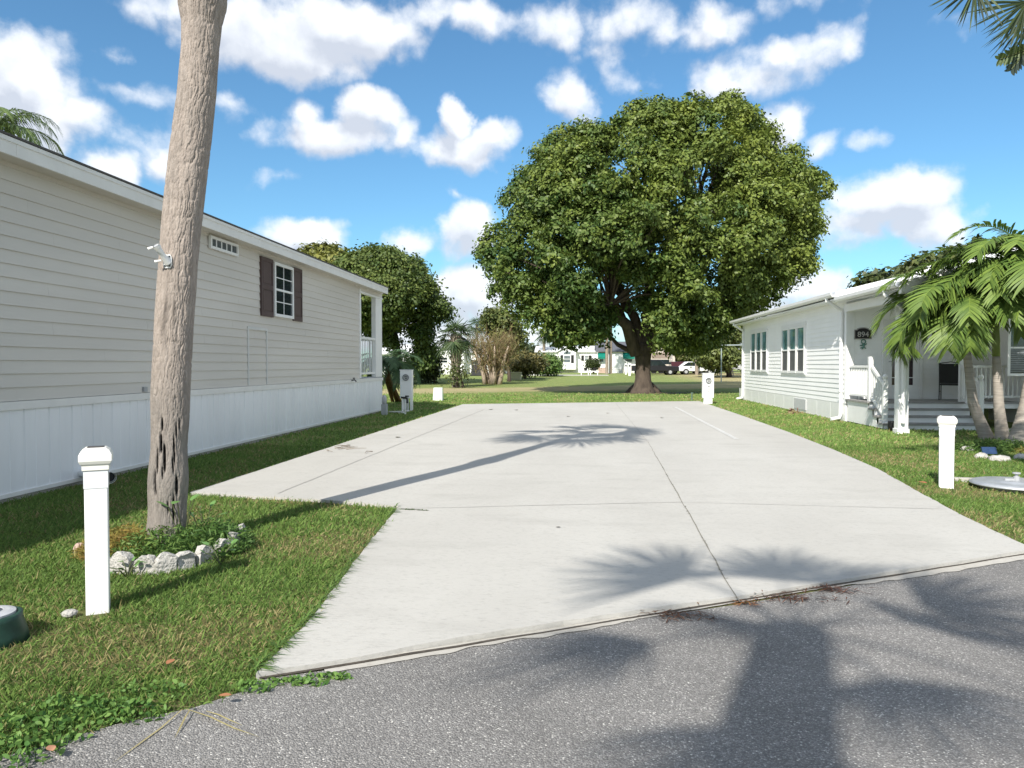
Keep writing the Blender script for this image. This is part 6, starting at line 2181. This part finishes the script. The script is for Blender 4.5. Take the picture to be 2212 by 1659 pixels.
# white shed glimpsed beyond the cars
p = at_ground(1528, 96)
shd = thing('shed', p, 'small white shed behind the white cars', 'shed')
MB().box(p.x - 1.5, p.y, p.z, p.x + 1.5, p.y + 3, p.z + 2.0).build('wall', M_wsid, shd)
MB().prism([(p.x - 1.7, p.y - .2, p.z + 2.002), (p.x, p.y - .2, p.z + 2.7), (p.x + 1.7, p.y - .2, p.z + 2.002)], (0, 3.4, 0)).build('roof', M_rooflight, shd)
MB().box(p.x - .5, p.y - .03, p.z, p.x + .4, p.y - .004, p.z + 1.8).build('door', M_grey, shd)
# picnic table
p = at_ground(1568, 80)
pt = thing('picnic_table', p, 'pale wooden picnic table on the far lawn before the white trailer', 'picnic table')
M_pw = mat('table_wood', (.55, .45, .38), .7, .12, 6)
MB().box(p.x - 1.0, p.y - .35, p.z + .72, p.x + 1.0, p.y + .35, p.z + .78).build('table_top', M_pw, pt)
for s in (-.85, .6):
    MB().box(p.x - 1.0, p.y + s, p.z + .42, p.x + 1.0, p.y + s + .25, p.z + .47).build('bench', M_pw, pt)
for s in (-.75, .65):
    lg = MB().bar((p.x + s, p.y - .75, p.z), (p.x + s, p.y - .1, p.z + .72), .1, .06).bar((p.x + s, p.y + .75, p.z), (p.x + s, p.y + .1, p.z + .72), .1, .06)
    lg.box(p.x + s - .03, p.y - .8, p.z + .36, p.x + s + .03, p.y + .8, p.z + .418)
    lg.build('leg', M_pw, pt)
# clothesline frame
p = at_ground(1558, 60)
zt = PD(1558, 746, 60).z
cl = MB().tube([(p.x, p.y, p.z - .1), (p.x, p.y, zt)], .045, 8)
p2 = PD(1620, 745, 60)
cl.tube([(p.x - .05, p.y, zt), (p2.x, p.y, zt + .02)], .045, 8)
cl.tube([(p2.x, p.y, p.z - .1), (p2.x, p.y, zt)], .045, 8)
tag(cl.build('clothesline_frame', mat('galv_pipe', (.40, .46, .46), .45, .1, 5, metallic=.4)), 'thin grey pipe clothesline frame on the far lawn', 'clothesline')
# utility pole seen in the gap right of the oak
p = PD(968, 806, 120); p.z = ground_z(p.x, p.y)
tag(MB().tube([(p.x, p.y, p.z), (p.x, p.y, PD(968, 690, 120).z)], .09, 7).build('utility_pole', M_grey), 'thin grey pole rising between the oak and the sabal palm', 'pole')
# low hedge line and tree tops far beyond the homes
for i, (px0, px1, d_, yt, lb) in enumerate(((820, 960, 118, 752, 'far tree clump beyond the half hidden home on the left'), (1040, 1180, 122, 740, 'far tree clump between the shingled home and the arched window home'), (1180, 1330, 128, 738, 'far tree clump above the arched window home'),
                                          (1320, 1460, 126, 732, 'far tree clump above the green awning home'), (1450, 1640, 120, 726, 'far tree clump beyond the parked cars'))):
    p = at_ground((px0 + px1) / 2, d_)
    o_ = [(px0, 800), (px0 + 10, yt + 18), (px0 + (px1 - px0) * .3, yt + 5), (px0 + (px1 - px0) * .55, yt + 10), (px0 + (px1 - px0) * .75, yt), (px1 - 5, yt + 20), (px1, 800)]
    tree('leafy_tree', p, o_, d_, 3, 24, 5200, .6, ((.045, .07, .03), (.12, .14, .06)), 12, 26, .3, lb, group='far trees beyond the homes', seed=30 + i, sigma=.5)

# ------------------------------------------------------------------ grass blades
STRIP = [(p.x, p.y) for p in (G(590, 1455), G(1300, 1330), G(2240, 1180), G(2240, 1215), G(1300, 1362), G(600, 1482))]
HOUSE_L = [(LX - LW, LY0 - 3), (LX + .02, LY0 - 3), (LX + .02, LY2 + .02), (LX - LW, LY2 + .02)]
HOUSE_R = [(RX - .04, YF + .05), (RX - .04, DY - .9), (RX + 3.8, DY - .95), (RX + 3.8, 17.0), (17, 17.0), (17, YF)]
camr, camf = np.array([math.cos(YAW), math.sin(YAW)]), np.array([-math.sin(YAW), math.cos(YAW)])
L = Leaves()
pcx, pcy = pc.x + .02, pc.y
for d0, d1, dens, ln, wd, segs in ((2.3, 4.2, 8000, .066, .0068, 3), (4.2, 6.5, 6200, .070, .0075, 2), (6.5, 9.5, 3200, .074, .010, 2), (9.5, 14, 1500, .078, .015, 2), (14, 21, 650, .085, .024, 2), (21, 32, 320, .085, .034, 2), (32, 41, 150, .09, .05, 2)):
    half = d1 * .74 + 1.2
    area = (d1 - d0) * 2 * half
    n = int(area * dens)
    d_ = rng.uniform(d0, d1, n); l_ = rng.uniform(-half, half, n)
    ok = np.abs(l_) < d_ * .74 + 1.2
    d_, l_ = d_[ok], l_[ok]
    x = l_ * camr[0] + d_ * camf[0]; y = l_ * camr[1] + d_ * camf[1]
    jit = rng.normal(size=(len(x), 2)) * .022
    bad = inpoly(x + jit[:, 0], y + jit[:, 1], D2) | inpoly(x + jit[:, 0], y + jit[:, 1], R2) | inpoly(x, y, HOUSE_L) | inpoly(x, y, HOUSE_R)
    if d0 >= 32: bad |= rng.uniform(size=len(x)) < np.clip((d_ - 33) / 8, 0, 1)
    bad |= inpoly(x, y, STRIP)
    bad |= (np.hypot((x - pcx) / .62, (y - pcy) / .60) < 1)
    bad |= (np.hypot((x - btb.x) / 2.2, (y - btb.y) / 1.8) < 1) & (rng.uniform(size=len(x)) < .6)
    for ob_, rad_ in ((lb.location if hasattr(lb, 'location') else None, .45), (la.location, .2), (lpl, .11), (lpr, .12)):
        if ob_ is not None:
            bad |= np.hypot(x - ob_[0], y - ob_[1]) < rad_
    # thin patches
    pn = np.array([mnoise.noise(Vector((a * .9, b * .9, 4.0))) for a, b in zip(x, y)]) if len(x) < 160000 else mnoise.noise(Vector((0, 0, 0))) + 0.35 * np.sin(x * 1.7 + 2 * np.sin(y * .9)) * np.cos(y * 1.3 + 1.5 * np.sin(x * .7))
    bad |= (pn < -.20) & (rng.uniform(size=len(x)) < .45)
    x, y, pn = x[~bad], y[~bad], pn[~bad]
    n = len(x)
    z = 0.42 * smooth01((y - 42) / 55.0) - .004
    az = rng.uniform(0, 2 * np.pi, n)
    lean = np.abs(rng.normal(size=n)) * .5 + .15
    dr = unit(np.stack([np.cos(az) * lean, np.sin(az) * lean, np.ones(n)], -1))
    sd_ = unit(np.cross(dr, np.stack([np.cos(az + 1.2), np.sin(az + 1.2), np.zeros(n)], -1)))
    V, F = blades(np.stack([x, y, z], -1), dr, sd_, ln * rng.uniform(.55, 1.45, n), wd * rng.uniform(.6, 1.3, n), .55 * rng.uniform(.3, 1.5, n), segs, 'grass')
    t = rng.uniform(0, 1, n)
    dry = (rng.uniform(size=n) < np.clip(.16 - .6 * pn, .04, .75))[:, None]
    Cg = np.array((.075, .150, .032)) * (1 - t[:, None]) + np.array((.22, .33, .080)) * t[:, None]
    Cd = np.array((.25, .21, .085)) * (1 - t[:, None]) + np.array((.42, .37, .18)) * t[:, None]
    if d0 >= 14: Cg, Cd = Cg * 1.22 + np.array((.02, .01, .01)), Cd * 1.1  # far blades tinted paler, their grazing-angle brightness put into the colour
    L.put(V, F, np.repeat(np.where(dry, Cd, Cg), 2 * (segs + 1), axis=0))
tag(L.build('grass', M_blade), 'coarse green lawn grass with dry blades', 'grass', kind='stuff')

# longer runners over the concrete edge and creeping weeds by the street
L = Leaves()
edge = [G(862, 1100), G(800, 1178), G(740, 1258), G(680, 1338), G(615, 1408), G(556, 1468)]
for a, b in zip(edge[:-1], edge[1:]):
    for k in range(26):
        p = a.lerp(b, rng.uniform())
        nrm = Vector((b.y - a.y, -(b.x - a.x), 0)).normalized()
        if nrm.x < 0: nrm = -nrm
        m = rng.integers(2, 5)
        dd = unit(np.array([list(nrm)]) * rng.uniform(.2, 1) + rng.normal(size=(m, 3)) * [.8, .8, .15] + [0, 0, .45])
        V, F = blades(np.tile([p.x - nrm.x * .03, p.y - nrm.y * .03, SLAB + .004], (m, 1)), dd, unit(np.cross(dd, [0, 0, 1.0])), rng.uniform(.07, .16, m), .008, .5, 3, 'grass')
        V[:, 2] = np.maximum(V[:, 2], SLAB + .003)
        L.put(V, F, np.array((.11, .19, .045)) * rng.uniform(.7, 1.4))
for k in range(14):
    a, b = edge[0], G(700, 1086)
    p = a.lerp(b, rng.uniform())
tag(L.build('grass', M_blade), 'grass runners spilling over the pad edge', 'grass', kind='stuff')
L = Leaves()
for (x, y), rx, ry, n, h in (((60, 1590), .28, .14, 900, .10), ((150, 1545), .30, .14, 900, .09), ((260, 1545), .22, .10, 600, .08), ((20, 1640), .2, .12, 500, .10), ((330, 1500), .2, .1, 260, .06), ((545, 1490), .10, .06, 260, .05), ((640, 1478), .16, .035, 300, .04), ((710, 1466), .12, .03, 220, .035)):
    q = G(x, y)
    weed_patch((q.x, q.y), rx, ry, int(n * .36), h * .8, (.06, .15, .032), (.20, .33, .08), L, .016, .028)
tag(L.build('ground_cover', M_blade), 'round leaved creeping weeds along the street edge', 'weeds', kind='stuff')
L = Leaves()
for k in range(26):
    t = rng.uniform()
    p = G(1400, 955, SLAB).lerp(G(1596, 1299, SLAB), .35 + .65 * t)
    m = 4
    dd = unit(rng.normal(size=(m, 3)) * [1, 1, .3] + [0, 0, .5])
    V, F = blades(np.tile([p.x, p.y, SLAB], (m, 1)), dd, unit(np.cross(dd, [0, 0, 1.0])), rng.uniform(.012, .03, m), .007, .3, 2, 'leaf')
    L.put(V, F, np.array((.07, .075, .035)))
for k in range(40):
    p = G(862, 1100, SLAB).lerp(G(925, 1103, SLAB), rng.uniform())
    m = 5
    dd = unit(rng.normal(size=(m, 3)) * [1, 1, .3] + [0, 0, .5])
    V, F = blades(np.tile([p.x, p.y, SLAB], (m, 1)), dd, unit(np.cross(dd, [0, 0, 1.0])), rng.uniform(.012, .03, m), .008, .3, 2, 'leaf')
    L.put(V, F, np.array((.09, .15, .04)))
tag(L.build('joint_weeds', M_blade), 'tiny weeds growing in the concrete joints', 'weeds', kind='stuff')

# ------------------------------------------------------------------ litter
def debris(px_, n, ln, c, label, spread=.12, name='palm_debris'):
    p = G(*px_)
    L = Leaves()
    dd = unit(rng.normal(size=(n, 3)) * [1, .6, .06] + [0, 0, .02])
    V, F = blades(np.array([p.x, p.y, .025]) + rng.normal(size=(n, 3)) * [spread, spread * .35, .008], dd, unit(np.cross(dd, [0, 0, 1.0])), ln * rng.uniform(.4, 1.4, n), .008, .2, 3, 'leaf')
    V[:, 2] = np.maximum(V[:, 2], .010)
    L.put(V, F, np.repeat(np.array(c) * rng.uniform(.5, 1.5, (n, 1)), 8, axis=0))
    return tag(L.build(name, M_leaf), label, 'palm litter', 'dry palm litter at the street edge')


debris((1468, 1333), 110, .055, (.14, .065, .03), 'brown stringy palm litter left of the concrete joint')
debris((1612, 1308), 50, .045, (.36, .16, .06), 'orange fibre tuft right at the end of the joint', .05)
debris((1712, 1295), 120, .06, (.11, .05, .028), 'dark brown palm litter heap right of the joint', .13)
debris((1800, 1277), 60, .10, (.13, .06, .035), 'short dark strand of palm litter furthest right', .08)
debris((405, 1541), 5, .55, (.34, .29, .13), 'pale straw stalks lying on the asphalt by the weeds', .05)


def fallen_leaf(px_, z, s, c, rz, label):
    p = G(px_[0], px_[1], z)
    m = MB()
    pts = []
    n = 7
    for k in range(n):
        t = k / (n - 1)
        w = math.sin(math.pi * t) ** .8 * .28
        pts += [(t - .5, -w, .10 * math.sin(math.pi * t) + .12 * w), (t - .5, 0, .10 * math.sin(math.pi * t)), (t - .5, w, .10 * math.sin(math.pi * t) + .12 * w)]
    F = []
    for k in range(n - 1):
        for j in range(2):
            F.append((3 * k + j, 3 * k + j + 1, 3 * k + j + 4, 3 * k + j + 3))
    ca, sa = math.cos(rz), math.sin(rz)
    m.add([(p.x + s * (x * ca - y * sa), p.y + s * (x * sa + y * ca), z + .006 + s * zz_) for x, y, zz_ in pts], F)
    m.v = [(x_, y_, z + .005 + (z_ - z) * .4) for x_, y_, z_ in m.v]
    return tag(m.build('fallen_leaf', mat('dead_leaf_%d' % int(c[0] * 1000), c, .7, .3, 30), smooth=True), label, 'leaf', 'fallen leaves')


for px_, s, c, lb in (((1060, 885), 0.25, (.12, .11, .08), 'grey dead leaf near the back left corner of the pad'), ((1115, 886), 0.22, (.12, .11, .08), 'grey dead leaf right of the first at the pad back'), ((1228, 900), 0.17, (.12, .11, .08), 'little grey leaf in the middle of the pad back edge'),
                      ((1313, 893), 0.17, (.15, .10, .06), 'brownish leaf on the pad below the tree trunk'), ((1430, 903), 0.17, (.12, .11, .08), 'dark leaf on the pad left of the painted line'), ((860, 945), 0.17, (.13, .12, .08), 'small grey leaf near the left pad edge'),
                      ((1206, 1140), .05, (.10, .09, .07), 'tiny dark leaf alone on the middle of the pad')):
    fallen_leaf(px_, SLAB, s, c, rng.uniform(0, 3), lb)
for px_, s, c, lb in (((368, 1432), .07, (.30, .13, .06), 'orange brown leaf lying in the near left turf'), ((486, 1505), .06, (.34, .15, .07), 'orange leaf in the turf by the pad corner'), ((110, 1620), .06, (.40, .20, .12), 'pinkish leaf among the creeping weeds'), ((1992, 1043), .14, (.38, .13, .06), 'orange leaf in the grass left of the right lamp post')):
    fallen_leaf(px_, .05, s, c, rng.uniform(0, 3), lb)
tw_ = G(745, 968, SLAB)
m = MB()
for k in range(9):
    a = rng.uniform(0, 6.28)
    b = tw_ + Vector((rng.normal() * .25, rng.normal() * .3, .008))
    m.tube([b, b + Vector((math.cos(a) * .15, math.sin(a) * .15, .02)), b + Vector((math.cos(a + .4) * .35, math.sin(a + .4) * .35, .01))], [.008, .006, .003], 5)
tag(m.build('twig_cluster', M_palmbark), 'dry twig cluster on the left part of the pad', 'twig')
p = G(150, 1334)
tag(MB().lathe([(.04, 0), (.05, .02), (.03, .035), (.01, .04)], (p.x, p.y, .01), 7).build('white_stone', M_scallop, smooth=True), 'small white stone at the foot of the left lamp post', 'stone')
